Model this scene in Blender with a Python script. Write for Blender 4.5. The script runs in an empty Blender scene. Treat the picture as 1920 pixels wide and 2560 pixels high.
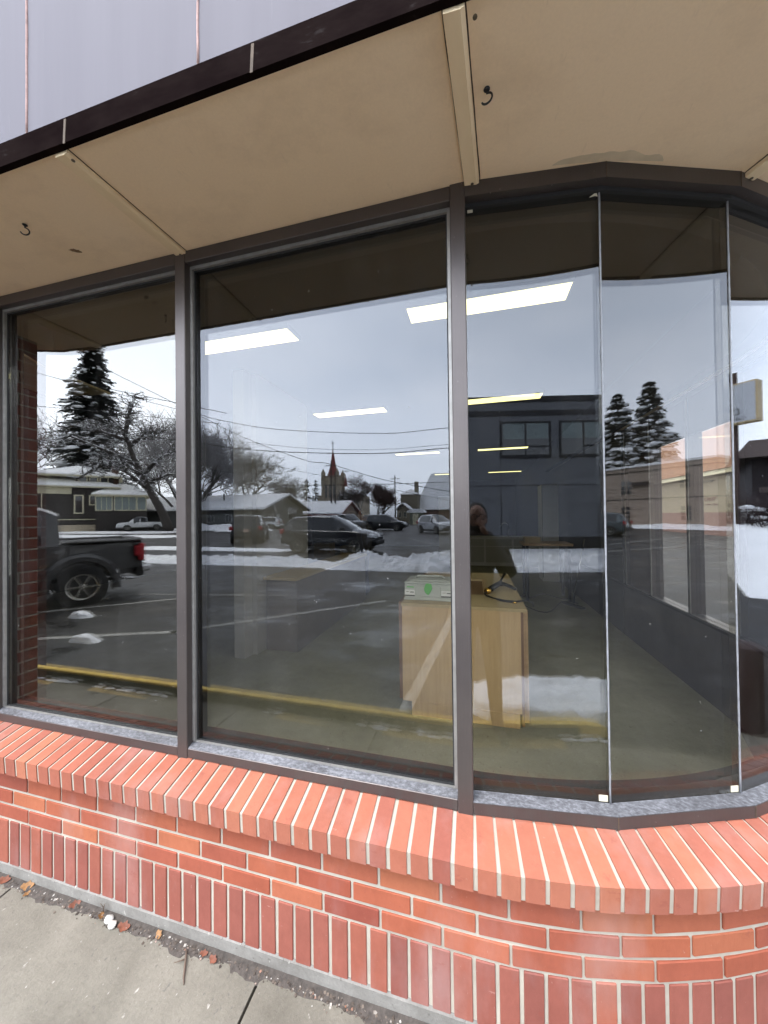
import bpy, bmesh, math, random
from mathutils import Vector, Matrix, noise
random.seed(7)
R = math.radians
C = bpy.context.scene.collection
sc = bpy.context.scene

# ------------------------------------------------------------------ mesh builder
def nz(x, y, s, k=0): return noise.noise(Vector((x * s, y * s, k)))
class MB:
    def __init__(s):
        s.v = []; s.f = []; s.m = []; s.mi = 0
    def add(s, vs, fs, mi=None):
        b = len(s.v); s.v += [tuple(p) for p in vs]
        mi = s.mi if mi is None else mi
        for f in fs:
            s.f.append(tuple(b + i for i in f)); s.m.append(mi)
        return s
    def box(s, x0, x1, y0, y1, z0, z1, M=None, bev=0.0, mi=None):
        xs = sorted((x0, x1)); ys = sorted((y0, y1)); zs = sorted((z0, z1))
        if bev <= 0:
            vs = [Vector((xs[i & 1], ys[(i >> 1) & 1], zs[(i >> 2) & 1])) for i in range(8)]
            fs = [(0, 2, 3, 1), (4, 5, 7, 6), (0, 1, 5, 4), (2, 6, 7, 3), (0, 4, 6, 2), (1, 3, 7, 5)]
        else:
            c = Vector(((xs[0] + xs[1]) / 2, (ys[0] + ys[1]) / 2, (zs[0] + zs[1]) / 2))
            h = Vector(((xs[1] - xs[0]) / 2, (ys[1] - ys[0]) / 2, (zs[1] - zs[0]) / 2))
            b = min(bev, h.x * .9, h.y * .9, h.z * .9); vs = []; ix = {}
            for sx in (-1, 1):
                for sy in (-1, 1):
                    for sz in (-1, 1):
                        for a in range(3):
                            q = Vector((sx * h.x, sy * h.y, sz * h.z))
                            for k in range(3):
                                if k != a: q[k] -= (sx, sy, sz)[k] * b
                            ix[(sx, sy, sz, a)] = len(vs); vs.append(c + q)
            fs = []
            def orient(f):
                p = [vs[i] for i in f]; n = (p[1] - p[0]).cross(p[2] - p[0]); g = sum(p, Vector()) / len(p) - c
                return tuple(f) if n.dot(g) > 0 else tuple(reversed(f))
            for a in range(3):
                o1, o2 = [k for k in range(3) if k != a]
                for sg in (-1, 1):
                    f = []
                    for u, w in ((-1, -1), (1, -1), (1, 1), (-1, 1)):
                        t = [0, 0, 0]; t[a] = sg; t[o1] = u; t[o2] = w; f.append(ix[(*t, a)])
                    fs.append(orient(f))
                for u in (-1, 1):
                    for w in (-1, 1):
                        t1 = [0, 0, 0]; t1[o1] = u; t1[o2] = w; t2 = list(t1); t1[a] = -1; t2[a] = 1
                        fs.append(orient([ix[(*t1, o1)], ix[(*t2, o1)], ix[(*t2, o2)], ix[(*t1, o2)]]))
            for sx in (-1, 1):
                for sy in (-1, 1):
                    for sz in (-1, 1):
                        fs.append(orient([ix[(sx, sy, sz, a)] for a in range(3)]))
        if M is not None: vs = [M @ p for p in vs]
        return s.add(vs, fs, mi)
    def loft(s, rings, cap=True, closed=True, mi=None):
        n = len(rings[0]); vs = [p for r in rings for p in r]; fs = []
        for k in range(len(rings) - 1):
            for i in range(n if closed else n - 1):
                j = (i + 1) % n; fs.append((k * n + i, k * n + j, (k + 1) * n + j, (k + 1) * n + i))
        if cap and closed:
            fs.append(tuple(range(n - 1, -1, -1))); fs.append(tuple((len(rings) - 1) * n + i for i in range(n)))
        return s.add(vs, fs, mi)
    def tube(s, pts, rad, n=6, cap=True, mi=None):
        pts = [Vector(p) for p in pts]; rs = rad if isinstance(rad, (list, tuple)) else [rad] * len(pts); rings = []
        a = None
        for k, p in enumerate(pts):
            d = (pts[min(k + 1, len(pts) - 1)] - pts[max(k - 1, 0)]).normalized()
            if a is None:
                a = d.cross(Vector((0, 0, 1)))
                if a.length < .05: a = d.cross(Vector((1, 0, 0)))
            a = (a - d * a.dot(d)).normalized(); b = d.cross(a)
            rings.append([p + (a * math.cos(t) + b * math.sin(t)) * rs[k] for t in (2 * math.pi * i / n for i in range(n))])
        return s.loft(rings, cap, mi=mi)
    def lathe(s, prof, n=16, M=None, mi=None):          # prof = (radius, z)
        rings = [[Vector((r * math.cos(2 * math.pi * i / n), r * math.sin(2 * math.pi * i / n), z)) for i in range(n)] for r, z in prof]
        if M is not None: rings = [[M @ p for p in r] for r in rings]
        return s.loft(rings, True, mi=mi)
    def prism(s, poly, z0, z1, M=None, mi=None):
        rings = [[Vector((x, y, z)) for x, y in poly] for z in (z0, z1)]
        if M is not None: rings = [[M @ p for p in r] for r in rings]
        return s.loft(rings, True, mi=mi)
    def blob(s, c, r, seed=0, amp=.25, freq=1.5, nu=14, nv=9, mi=None):
        c = Vector(c); rings = []
        for k in range(nv + 1):
            t = math.pi * (k + .02) / (nv + .04); ring = []
            for i in range(nu):
                u = 2 * math.pi * i / nu
                d = Vector((math.sin(t) * math.cos(u), math.sin(t) * math.sin(u), math.cos(t)))
                q = 1 + amp * noise.noise(d * freq + Vector((seed * 7.3, seed, 0))) + amp * .5 * noise.noise(d * freq * 2.7 + Vector((seed, 3, 9)))
                ring.append(c + Vector((d.x * r[0], d.y * r[1], d.z * r[2])) * q)
            rings.append(ring)
        return s.loft(rings[::-1], True, mi=mi)
    def quad(s, a, b, c, d, mi=None): return s.add([a, b, c, d], [(0, 1, 2, 3)], mi)

def obj(name, mb, mats, parent=None, smooth=False, local=False, recalc=True, angle=None):
    me = bpy.data.meshes.new(name)
    vs = mb.v
    if parent is not None and not local:
        L = parent.location; P = parent.parent
        while P is not None: L = L + P.location; P = P.parent
        vs = [(x - L.x, y - L.y, z - L.z) for x, y, z in vs]
    me.from_pydata(vs, [], mb.f)
    mats = mats if isinstance(mats, (list, tuple)) else [mats]
    for m in mats: me.materials.append(m)
    me.polygons.foreach_set('material_index', mb.m)
    if recalc:
        bm = bmesh.new(); bm.from_mesh(me); bmesh.ops.recalc_face_normals(bm, faces=bm.faces); bm.to_mesh(me); bm.free()
    if smooth:
        me.polygons.foreach_set('use_smooth', [True] * len(me.polygons))
        if angle: me.set_sharp_from_angle(angle=R(angle))
    me.update()
    o = bpy.data.objects.new(name, me); C.objects.link(o)
    if parent is not None: o.parent = parent
    return o
def tag(o, label=None, cat=None, group=None, kind=None):
    for k, v in (('label', label), ('category', cat), ('group', group), ('kind', kind)):
        if v: o[k] = v
    return o
def thing(name, label, cat, loc=(0, 0, 0), rz=0, group=None):
    o = bpy.data.objects.new(name, None); C.objects.link(o); o.location = loc; o.rotation_euler = (0, 0, rz)
    o.empty_display_size = .1
    return tag(o, label, cat, group)
def copy_tree(o, parent=None):
    c = o.copy(); C.objects.link(c); c.parent = parent
    for ch in list(o.children): copy_tree(ch, c)
    return c
def T(x=0, y=0, z=0, rz=0, rx=0, ry=0): return Matrix.Translation((x, y, z)) @ Matrix.Rotation(rz, 4, 'Z') @ Matrix.Rotation(ry, 4, 'Y') @ Matrix.Rotation(rx, 4, 'X')

# ------------------------------------------------------------------ materials
def mat(name): 
    m = bpy.data.materials.new(name); m.use_nodes = True
    nt = m.node_tree; return m, nt, nt.nodes['Principled BSDF'], nt.nodes, nt.links
def nd(ns, t, **kw):
    n = ns.new(t)
    for k, v in kw.items():
        if k in n.inputs: n.inputs[k].default_value = v
        else: setattr(n, k, v)
    return n
def ramp(ns, stops):
    n = ns.new('ShaderNodeValToRGB'); e = n.color_ramp.elements
    while len(e) < len(stops): e.new(.5)
    for k, (p, c) in enumerate(stops):
        e[k].position = p; e[k].color = (*c, 1) if len(c) == 3 else c
    return n
def mixc(ns, ls, fac, a, b, bt='MIX'):
    n = ns.new('ShaderNodeMix'); n.data_type = 'RGBA'; n.blend_type = bt; n.clamp_factor = True
    for sock, v in ((n.inputs[0], fac), (n.inputs[6], a), (n.inputs[7], b)):
        if isinstance(v, (int, float)): sock.default_value = v
        elif isinstance(v, tuple): sock.default_value = (*v, 1) if len(v) == 3 else v
        else: ls.new(v, sock)
    return n.outputs[2]
def tex(ns, ls, scale, detail=6, rough=.6, stretch=(1, 1, 1), coord='Object'):
    tc = ns.new('ShaderNodeTexCoord'); mp = ns.new('ShaderNodeMapping'); mp.inputs['Scale'].default_value = stretch
    ls.new(tc.outputs[coord], mp.inputs[0])
    n = nd(ns, 'ShaderNodeTexNoise', Scale=scale, Detail=detail, Roughness=rough); ls.new(mp.outputs[0], n.inputs['Vector'])
    return n.outputs[0]
def bump(ns, ls, bs, h, strength, dist):
    b = nd(ns, 'ShaderNodeBump', Strength=strength, Distance=dist); ls.new(h, b.inputs['Height']); ls.new(b.outputs[0], bs.inputs['Normal'])
def simple(name, col, rough=.6, metal=0., var=.12, scale=9., bmp=0., spec=.5, coat=0., emis=None):
    m, nt, b, ns, ls = mat(name)
    t = tex(ns, ls, scale)
    lo = tuple(max(0, c * (1 - var)) for c in col); hi = tuple(min(1, c * (1 + var)) for c in col)
    r = ramp(ns, [(.3, lo), (.7, hi)]); ls.new(t, r.inputs[0]); ls.new(r.outputs[0], b.inputs['Base Color'])
    b.inputs['Roughness'].default_value = rough; b.inputs['Metallic'].default_value = metal
    b.inputs['Specular IOR Level'].default_value = spec; b.inputs['Coat Weight'].default_value = coat
    if bmp: bump(ns, ls, b, t, bmp, .01)
    if emis: b.inputs['Emission Color'].default_value = (*emis[0], 1); b.inputs['Emission Strength'].default_value = emis[1]
    return m
M = {}
def brick_mat(name, stops, speck=.5):
    m, nt, b, ns, ls = mat(name)
    g = ns.new('ShaderNodeNewGeometry'); r = ramp(ns, stops); ls.new(g.outputs['Random Per Island'], r.inputs[0]); r.color_ramp.interpolation = 'LINEAR'
    big = tex(ns, ls, 7, 7, .65); c = mixc(ns, ls, big, (.72, .70, .70), (1.22, 1.24, 1.26)); c = mixc(ns, ls, 1.0, r.outputs[0], c, 'MULTIPLY')
    gr = tex(ns, ls, 45, 6, .75, (1, 1, .5)); q = mixc(ns, ls, gr, (.84, .82, .82), (1.14, 1.16, 1.18)); c = mixc(ns, ls, 1.0, c, q, 'MULTIPLY')
    bl = tex(ns, ls, 3.4, 5, .6, (1, 1, .45)); br = ramp(ns, [(.52, (0, 0, 0)), (.80, (.42, .42, .42))]); ls.new(bl, br.inputs[0])
    c = mixc(ns, ls, br.outputs[0], c, (.34, .255, .24))                     # lime bloom
    sp = tex(ns, ls, 120, 3, .6, (1, 1, .6)); sr = ramp(ns, [(.70, (0, 0, 0)), (.78, (speck * .7,) * 3)]); ls.new(sp, sr.inputs[0])
    c = mixc(ns, ls, sr.outputs[0], c, (.44, .34, .29))
    sm = tex(ns, ls, 9, 9, .8, (1, 1, 3.4)); mr = ramp(ns, [(.66, (0, 0, 0)), (.70, (speck * .8,) * 3)]); ls.new(sm, mr.inputs[0])
    c = mixc(ns, ls, mr.outputs[0], c, (.46, .32, .28))                     # scraped mortar smears
    dk = tex(ns, ls, 14, 6, .7, (1, 1, 2)); dr = ramp(ns, [(.30, (.5, .5, .5)), (.40, (0, 0, 0))]); ls.new(dk, dr.inputs[0])
    c = mixc(ns, ls, dr.outputs[0], c, (.20, .055, .04))
    ls.new(c, b.inputs['Base Color']); b.inputs['Roughness'].default_value = .82; b.inputs['Specular IOR Level'].default_value = .2
    bump(ns, ls, b, gr, .35, .004)
    return m
M['brick'] = brick_mat('brick_face', [(0, (0.2424, 0.063, 0.0362)), (0.25, (0.3135, 0.0937, 0.0478)), (0.5, (0.2565, 0.0707, 0.042)), (0.75, (0.335, 0.1121, 0.055)), (0.9, (0.285, 0.0806, 0.0449)), (1, (0.2067, 0.0538, 0.0348))], .4)
M['rowlock'] = brick_mat('brick_sill', [(0, (0.2481, 0.0785, 0.0501)), (0.25, (0.3151, 0.1083, 0.0637)), (0.5, (0.2614, 0.0859, 0.0568)), (0.75, (0.3352, 0.1232, 0.0698)), (0.9, (0.2816, 0.0934, 0.0576)), (1, (0.2213, 0.0688, 0.0501))], .5)
M['soldier'] = brick_mat('brick_soldier', [(0, (0.1978, 0.0649, 0.0478)), (0.4, (0.2422, 0.0797, 0.0548)), (0.75, (0.2141, 0.0687, 0.0495)), (0.92, (0.2827, 0.0909, 0.0548)), (1, (0.1777, 0.0593, 0.046))], .5)
def mortar():
    m, nt, b, ns, ls = mat('mortar'); t = tex(ns, ls, 60, 6); t2 = tex(ns, ls, 5, 4)
    r = ramp(ns, [(.3, (.23, .205, .16)), (.7, (.48, .43, .34))]); ls.new(t2, r.inputs[0])
    c = mixc(ns, ls, t, r.outputs[0], (.36, .33, .275)); ls.new(c, b.inputs['Base Color']); b.inputs['Roughness'].default_value = .9
    bump(ns, ls, b, t, .6, .004); return m
M['mortar'] = mortar()
def concrete(name, lo, hi, wet=0, sc_=2.2, speck=True, crack=False):
    m, nt, b, ns, ls = mat(name)
    t = tex(ns, ls, sc_, 8, .62); r = ramp(ns, [(.3, lo), (.72, hi)]); ls.new(t, r.inputs[0]); c = r.outputs[0]
    f = tex(ns, ls, 90, 6, .8); c2 = mixc(ns, ls, f, (.62, .62, .62), (1.36, 1.36, 1.36)); c = mixc(ns, ls, .9, c, c2, 'MULTIPLY'); f3 = tex(ns, ls, 14, 7, .75); c3 = mixc(ns, ls, f3, (.72, .72, .71), (1.26, 1.26, 1.27)); c = mixc(ns, ls, .8, c, c3, 'MULTIPLY')
    if speck:
        s1 = tex(ns, ls, 70, 2, .5, (1, .6, 1)); q = ramp(ns, [(.27, (.6, .6, .6)), (.33, (0, 0, 0))]); ls.new(s1, q.inputs[0]); c = mixc(ns, ls, q.outputs[0], c, (.09, .08, .07))
        s2 = tex(ns, ls, 57, 2, .5, (1, .6, 1)); q = ramp(ns, [(.70, (0, 0, 0)), (.76, (.5, .5, .5))]); ls.new(s2, q.inputs[0]); c = mixc(ns, ls, q.outputs[0], c, (.55, .52, .46))
    st = tex(ns, ls, .9, 5, .6); q = ramp(ns, [(.45, (0, 0, 0)), (.7, (.45, .45, .45))]); ls.new(st, q.inputs[0]); c = mixc(ns, ls, q.outputs[0], c, tuple(x * .62 for x in lo))
    ls.new(c, b.inputs['Base Color'])
    if wet:
        w = ramp(ns, [(.42, (.22, .22, .22)), (.62, (.85, .85, .85))]); ls.new(st, w.inputs[0]); ls.new(w.outputs[0], b.inputs['Roughness'])
    else: b.inputs['Roughness'].default_value = .85
    bump(ns, ls, b, f, .6, .006); return m
M['walk'] = concrete('sidewalk_concrete', (.105, .094, .072), (.205, .188, .150))
M['found'] = concrete('foundation_concrete', (.135, .125, .108), (.25, .238, .213), sc_=9)
M['floor'] = concrete('shop_floor_concrete', (.26, .262, .20), (.39, .39, .315), 0, 1.1)
def asphalt():
    m, nt, b, ns, ls = mat('wet_asphalt'); t = tex(ns, ls, .8, 8, .66, (.6, .8, 1)); f = tex(ns, ls, 60, 4)
    r = ramp(ns, [(.32, (.012, .0115, .012)), (.5, (.026, .025, .025)), (.60, (.055, .052, .048)), (.72, (.13, .12, .11))]); ls.new(t, r.inputs[0])
    c = mixc(ns, ls, f, (.75, .75, .75), (1.3, 1.3, 1.3)); c = mixc(ns, ls, 1., r.outputs[0], c, 'MULTIPLY'); ls.new(c, b.inputs['Base Color'])
    w = ramp(ns, [(.34, (.10, .10, .10)), (.44, (.5, .5, .5)), (.66, (.85, .85, .85))]); ls.new(t, w.inputs[0]); ls.new(w.outputs[0], b.inputs['Roughness'])
    bump(ns, ls, b, f, .15, .004); b.inputs['Specular IOR Level'].default_value = .3; return m
M['asphalt'] = asphalt()
def snow(name, dirt):
    m, nt, b, ns, ls = mat(name); t = tex(ns, ls, 3.2, 8, .7); r = ramp(ns, [(.30, (.50, .47, .43) if dirt else (.88, .89, .91)), (.44, (.92, .93, .94))]); ls.new(t, r.inputs[0])
    ls.new(r.outputs[0], b.inputs['Base Color']); b.inputs['Roughness'].default_value = .7; bump(ns, ls, b, tex(ns, ls, 9, 7), .6, .05); return m
M['snow'] = snow('clean_snow', False); M['slush'] = snow('ploughed_snow', True)
def alu():
    m, nt, b, ns, ls = mat('bronze_aluminium'); t = tex(ns, ls, 40, 4, .6, (6, 6, .3)); l = tex(ns, ls, 2.5, 4)
    r = ramp(ns, [(.3, (.066, .056, .053)), (.7, (.090, .077, .071))]); ls.new(l, r.inputs[0])
    c = mixc(ns, ls, t, (.85, .85, .85), (1.15, 1.15, 1.15)); c = mixc(ns, ls, .7, r.outputs[0], c, 'MULTIPLY')
    sp = tex(ns, ls, 120, 2); q = ramp(ns, [(.72, (0, 0, 0)), (.78, (.5, .5, .5))]); ls.new(sp, q.inputs[0]); c = mixc(ns, ls, q.outputs[0], c, (.3, .27, .26))
    ls.new(c, b.inputs['Base Color']); b.inputs['Metallic'].default_value = .45; b.inputs['Roughness'].default_value = .33; return m
M['alu'] = alu()
def silltop():           # oxidised, chalky top of the sill extrusion
    m, nt, b, ns, ls = mat('oxidised_sill'); t = tex(ns, ls, 75, 7, .75, (.8, 1.6, 1)); l = tex(ns, ls, 4, 4)
    s_ = nd(ns, 'ShaderNodeMath', operation='ADD'); ls.new(t, s_.inputs[0]); k = nd(ns, 'ShaderNodeMath', operation='MULTIPLY'); ls.new(l, k.inputs[0]); k.inputs[1].default_value = .5; ls.new(k.outputs[0], s_.inputs[1])
    r = ramp(ns, [(.58, (.040, .038, .040)), (.74, (.085, .085, .091)), (.95, (.20, .20, .214))]); ls.new(s_.outputs[0], r.inputs[0])
    ls.new(r.outputs[0], b.inputs['Base Color']); b.inputs['Roughness'].default_value = .7; return m
M['silltop'] = silltop()
M['stop'] = simple('glazing_bead', (.28, .27, .25), .45, .5, .15, 30)
M['gasket'] = simple('black_rubber_gasket', (.012, .012, .012), .7)
M['silicone'] = simple('white_silicone', (.20, .205, .215), .5, var=.25, scale=60)
def soffit():
    m, nt, b, ns, ls = mat('tan_painted_board'); t = tex(ns, ls, 1.6, 6, .55); r = ramp(ns, [(.3, (.88, .695, .465)), (.7, (.93, .75, .52))]); ls.new(t, r.inputs[0]); c = r.outputs[0]
    f = tex(ns, ls, 130, 3); c2 = mixc(ns, ls, f, (.93, .93, .93), (1.05, 1.05, 1.05)); c = mixc(ns, ls, 1., c, c2, 'MULTIPLY')
    s2 = tex(ns, ls, 16, 3, .5); q = ramp(ns, [(.775, (0, 0, 0)), (.79, (.7, .7, .7))]); ls.new(s2, q.inputs[0]); c = mixc(ns, ls, q.outputs[0], c, (.2, .13, .08))
    w1 = tex(ns, ls, 2.3, 7, .7, (1, 1.6, 1)); q = ramp(ns, [(.50, (0, 0, 0)), (.78, (.42, .42, .42))]); ls.new(w1, q.inputs[0]); c = mixc(ns, ls, q.outputs[0], c, (.55, .40, .24))
    w2 = tex(ns, ls, 38, 5, .7, (1, .25, 1)); q = ramp(ns, [(.62, (0, 0, 0)), (.72, (.18, .18, .18))]); ls.new(w2, q.inputs[0]); c = mixc(ns, ls, q.outputs[0], c, (.48, .36, .23))
    ls.new(c, b.inputs['Base Color']); b.inputs['Roughness'].default_value = .55; bump(ns, ls, b, f, .12, .002); return m
M['soffit'] = soffit()
def batten():
    m, nt, b, ns, ls = mat('stained_batten'); t = tex(ns, ls, 7, 6, .6, (1, .4, 1)); r = ramp(ns, [(.3, (.76, .59, .36)), (.65, (.90, .74, .49))]); ls.new(t, r.inputs[0])
    ls.new(r.outputs[0], b.inputs['Base Color']); b.inputs['Roughness'].default_value = .5; return m
M['batten'] = batten()
M['rust'] = simple('rusty_stain', (.20, .12, .055), .8, var=.5, scale=30)
M['darkgap'] = simple('dark_seam_shade', (.075, .052, .034), .9, var=.4, scale=30)
def fascia():
    m, nt, b, ns, ls = mat('pale_metal_panel'); t = tex(ns, ls, 3, 6, .6, (3, 3, .15)); r = ramp(ns, [(.3, (.112, .106, .120)), (.7, (.128, .121, .136))]); ls.new(t, r.inputs[0])
    s_ = tex(ns, ls, 16, 6, .7, (1.6, 1.6, .10)); q = ramp(ns, [(.66, (0, 0, 0)), (.74, (.5, .5, .5))]); ls.new(s_, q.inputs[0]); c = mixc(ns, ls, q.outputs[0], r.outputs[0], (.17, .168, .18))
    ls.new(c, b.inputs['Base Color']); b.inputs['Roughness'].default_value = .7; b.inputs['Specular IOR Level'].default_value = .1; return m
M['fascia'] = fascia()
def trim():
    m, nt, b, ns, ls = mat('dark_brown_trim'); t = tex(ns, ls, 5, 7, .7, (1, 1, 2.5)); r = ramp(ns, [(.4, (.007, .0045, .0045)), (.62, (.011, .0075, .007)), (.76, (.045, .04, .038))]); ls.new(t, r.inputs[0])
    ls.new(r.outputs[0], b.inputs['Base Color']); b.inputs['Roughness'].default_value = .6; b.inputs['Specular IOR Level'].default_value = 0; return m
M['trim'] = trim()
M['caulk'] = simple('pink_caulk', (.30, .19, .165), .8, var=.35, scale=40)
M['black'] = simple('black_steel', (.008, .008, .008), .5)
M['screw'] = simple('screw_steel', (.12, .10, .07), .5, .6)
M['paper'] = simple('yellowed_paper', (.55, .50, .38), .8)
def glass(name, f0, tint, gc=(.88, .925, 1)):
    m, nt, b, ns, ls = mat(name); ns.remove(b)
    g = ns.new('ShaderNodeNewGeometry'); d = nd(ns, 'ShaderNodeVectorMath', operation='DOT_PRODUCT'); ls.new(g.outputs['Incoming'], d.inputs[0]); ls.new(g.outputs['Normal'], d.inputs[1])
    def mth(op, a, b_):
        n = nd(ns, 'ShaderNodeMath', operation=op)
        for k, v in enumerate((a, b_)):
            if v is None: continue
            if isinstance(v, (int, float)): n.inputs[k].default_value = v
            else: ls.new(v, n.inputs[k])
        return n.outputs[0]
    a = mth('ABSOLUTE', d.outputs['Value'], None); i = mth('SUBTRACT', 1., a); p5 = mth('POWER', i, 5.)
    F = mth('ADD', mth('MULTIPLY', p5, 1 - f0), f0)
    gl = nd(ns, 'ShaderNodeBsdfGlossy', Roughness=0.0); gl.inputs['Color'].default_value = (*gc, 1)
    tr = ns.new('ShaderNodeBsdfTransparent'); tr.inputs['Color'].default_value = (*tint, 1)
    mx = ns.new('ShaderNodeMixShader'); ls.new(F, mx.inputs[0]); ls.new(tr.outputs[0], mx.inputs[1]); ls.new(gl.outputs[0], mx.inputs[2])
    sp = tex(ns, ls, 75, 2, .5); q = ramp(ns, [(.765, (0, 0, 0)), (.80, (.55, .55, .55))]); ls.new(sp, q.inputs[0])
    hz_ = tex(ns, ls, 5, 7, .75, (1.5, 1.5, .35)); q2 = ramp(ns, [(.5, (0, 0, 0)), (.8, (.022, .022, .022))]); ls.new(hz_, q2.inputs[0])
    ad = mth('ADD', q.outputs[0], q2.outputs[0]); df = ns.new('ShaderNodeBsdfDiffuse'); df.inputs['Color'].default_value = (.4, .39, .37, 1)
    m2 = ns.new('ShaderNodeMixShader'); ls.new(ad, m2.inputs[0]); ls.new(mx.outputs[0], m2.inputs[1]); ls.new(df.outputs[0], m2.inputs[2])
    ls.new(m2.outputs[0], ns['Material Output'].inputs[0]); return m
M['glass1'] = glass('insulated_glass', .092, (.76, .755, .72), (1, 1, .98))
M['glass'] = glass('bronze_tinted_glass', .058, (.83, .815, .77))
M['sideglass'] = glass('clear_glass', .04, (.86, .86, .85))
def wood(name, lo, hi, s=(14, 14, .8)):
    m, nt, b, ns, ls = mat(name); t = tex(ns, ls, 3, 6, .6, s); r = ramp(ns, [(.3, lo), (.7, hi)]); ls.new(t, r.inputs[0]); ls.new(r.outputs[0], b.inputs['Base Color']); b.inputs['Roughness'].default_value = .5; return m
M['ply'] = wood('birch_plywood', (.52, .36, .19), (.60, .43, .24)); M['plydark'] = wood('walnut_edge', (.20, .115, .07), (.27, .16, .10))
M['mdf'] = simple('particle_board', (.47, .37, .21), .7, var=.14, scale=120)
M['crate'] = wood('pale_pine', (.45, .30, .16), (.56, .38, .21), (1, 14, 14))
M['drywall'] = simple('white_drywall', (.40, .39, .38), .8, var=.05, scale=2)
M['purple'] = simple('mauve_grey_board', (.21, .185, .18), .7, var=.1, scale=2)
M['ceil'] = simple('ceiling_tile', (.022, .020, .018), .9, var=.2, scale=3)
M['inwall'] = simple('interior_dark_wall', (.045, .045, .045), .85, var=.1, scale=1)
M['white'] = simple('white_laminate', (.55, .55, .54), .5, var=.04)
M['plastic'] = simple('grey_green_plastic', (.48, .51, .47), .5, var=.05)
M['plasticw'] = simple('white_label', (.75, .75, .73), .6, var=.03)
M['green'] = simple('bright_green_tape', (.12, .50, .10), .6, var=.15)
M['dgrey'] = simple('dark_print', (.06, .06, .06), .6)
M['gold'] = simple('brass', (.80, .50, .12), .25, 1., .1)
M['chrome'] = simple('steel', (.6, .6, .6), .2, 1., .05)
M['lamp'] = simple('fluorescent_diffuser', (.9, .88, .7), .6, emis=((1, .95, .42), 1.4))
M['yellow'] = simple('worn_yellow_paint', (.92, .57, .11), .7, var=.25, scale=16, bmp=.2)
M['fadedyellow'] = simple('faded_yellow_paint', (.36, .25, .09), .8, var=.35, scale=14); M['stripe'] = simple('worn_white_paint', (.34, .33, .30), .8, var=.45, scale=12)
M['leaf'] = simple('dry_orange_leaf', (.23, .115, .04), .7, var=.4, scale=40); M['leafr'] = simple('dry_red_leaf', (.15, .05, .026), .7, var=.4, scale=40)
M['stone'] = simple('white_pebble', (.46, .44, .40), .8, var=.2, scale=40); M['twig'] = simple('twig', (.10, .07, .05), .9)
def debris():
    m, nt, b, ns, ls = mat('grit'); g = ns.new('ShaderNodeNewGeometry'); r = ramp(ns, [(0, (.035, .026, .02)), (.5, (.085, .066, .05)), (.82, (.14, .11, .085)), (.94, (.38, .36, .32)), (1, (.20, .07, .03))]); ls.new(g.outputs['Random Per Island'], r.inputs[0]); ls.new(r.outputs[0], b.inputs['Base Color']); b.inputs['Roughness'].default_value = .9; return m
M['grit'] = debris(); M['soil'] = simple('dark_soil', (.060, .050, .042), .95, var=.4, scale=60, bmp=.5)
# vehicles
def paint(n, c, r=.25): return simple(n, c, r, .0, .03, 2, coat=.6)
M['carblk'] = paint('black_car_paint', (.010, .012, .016)); M['carwht'] = paint('white_car_paint', (.75, .76, .77)); M['carslv'] = paint('silver_car_paint', (.50, .52, .55))
M['cargry'] = paint('grey_car_paint', (.035, .036, .037)); M['carblue'] = paint('grey_blue_car_paint', (.09, .115, .125)); M['truck'] = paint('charcoal_truck_paint', (.045, .044, .045), .45)
M['carglass'] = simple('car_glass', (.012, .016, .02), .05, spec=1.); M['tyre'] = simple('tyre_rubber', (.013, .013, .013), .8); M['rim'] = simple('alloy_rim', (.45, .43, .38), .35, .7)
M['redlamp'] = simple('red_lamp', (.42, .012, .022), .2); M['headlamp'] = simple('headlamp', (.65, .68, .7), .15); M['plate'] = simple('number_plate', (.62, .42, .33), .5); M['blkplastic'] = simple('black_plastic', (.014, .014, .014), .6)
# buildings and plants
M['shingle'] = simple('dark_brown_siding', (.040, .034, .031), .85, var=.2, scale=3); M['cream'] = simple('cream_trim', (.62, .58, .42), .7, var=.06); M['creamwall'] = simple('cream_stucco', (.22, .19, .135), .8, var=.08)
M['greyside'] = simple('grey_siding', (.105, .11, .105), .8, var=.1, scale=1); M['redtrim'] = simple('red_roof_edge', (.30, .05, .04), .6); M['wing'] = simple('window_glass_dark', (.03, .035, .04), .05, spec=1.); M['blind'] = simple('pale_blind', (.22, .27, .27), .6, var=.08)
M['modern'] = simple('slate_grey_panel', (.15, .158, .174), .6, var=.05, scale=.8); M['modband'] = simple('charcoal_band', (.018, .018, .022), .6); M['joint'] = simple('panel_joint', (.04, .042, .05), .8)
M['beige'] = simple('beige_brick', (.34, .27, .215), .85, var=.12, scale=4); M['orange'] = simple('orange_clay_tile', (.22, .115, .065), .8, var=.2, scale=3); M['oldbrick'] = simple('old_red_brick', (.14, .075, .058), .85, var=.2)
M['brownwall'] = simple('brown_metal_roof', (.10, .075, .068), .7, var=.1); M['darkbrown'] = simple('dark_brown_wall', (.026, .020, .022), .8, var=.2); M['brownsteel'] = simple('brown_painted_steel', (.035, .013, .011), .55, var=.15)
M['signface'] = simple('white_sign_face', (.42, .44, .47), .5, var=.03); M['tanmetal'] = simple('tan_metal_frame', (.50, .38, .20), .5, var=.05); M['spire'] = simple('red_spire_copper', (.26, .055, .045), .6, var=.2); M['limestone'] = simple('weathered_limestone', (.40, .34, .25), .85, var=.3, scale=.6)
M['wirem'] = simple('black_cable', (.012, .012, .014), .7); M['polewood'] = simple('utility_pole_wood', (.06, .048, .04), .9, var=.2)
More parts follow.
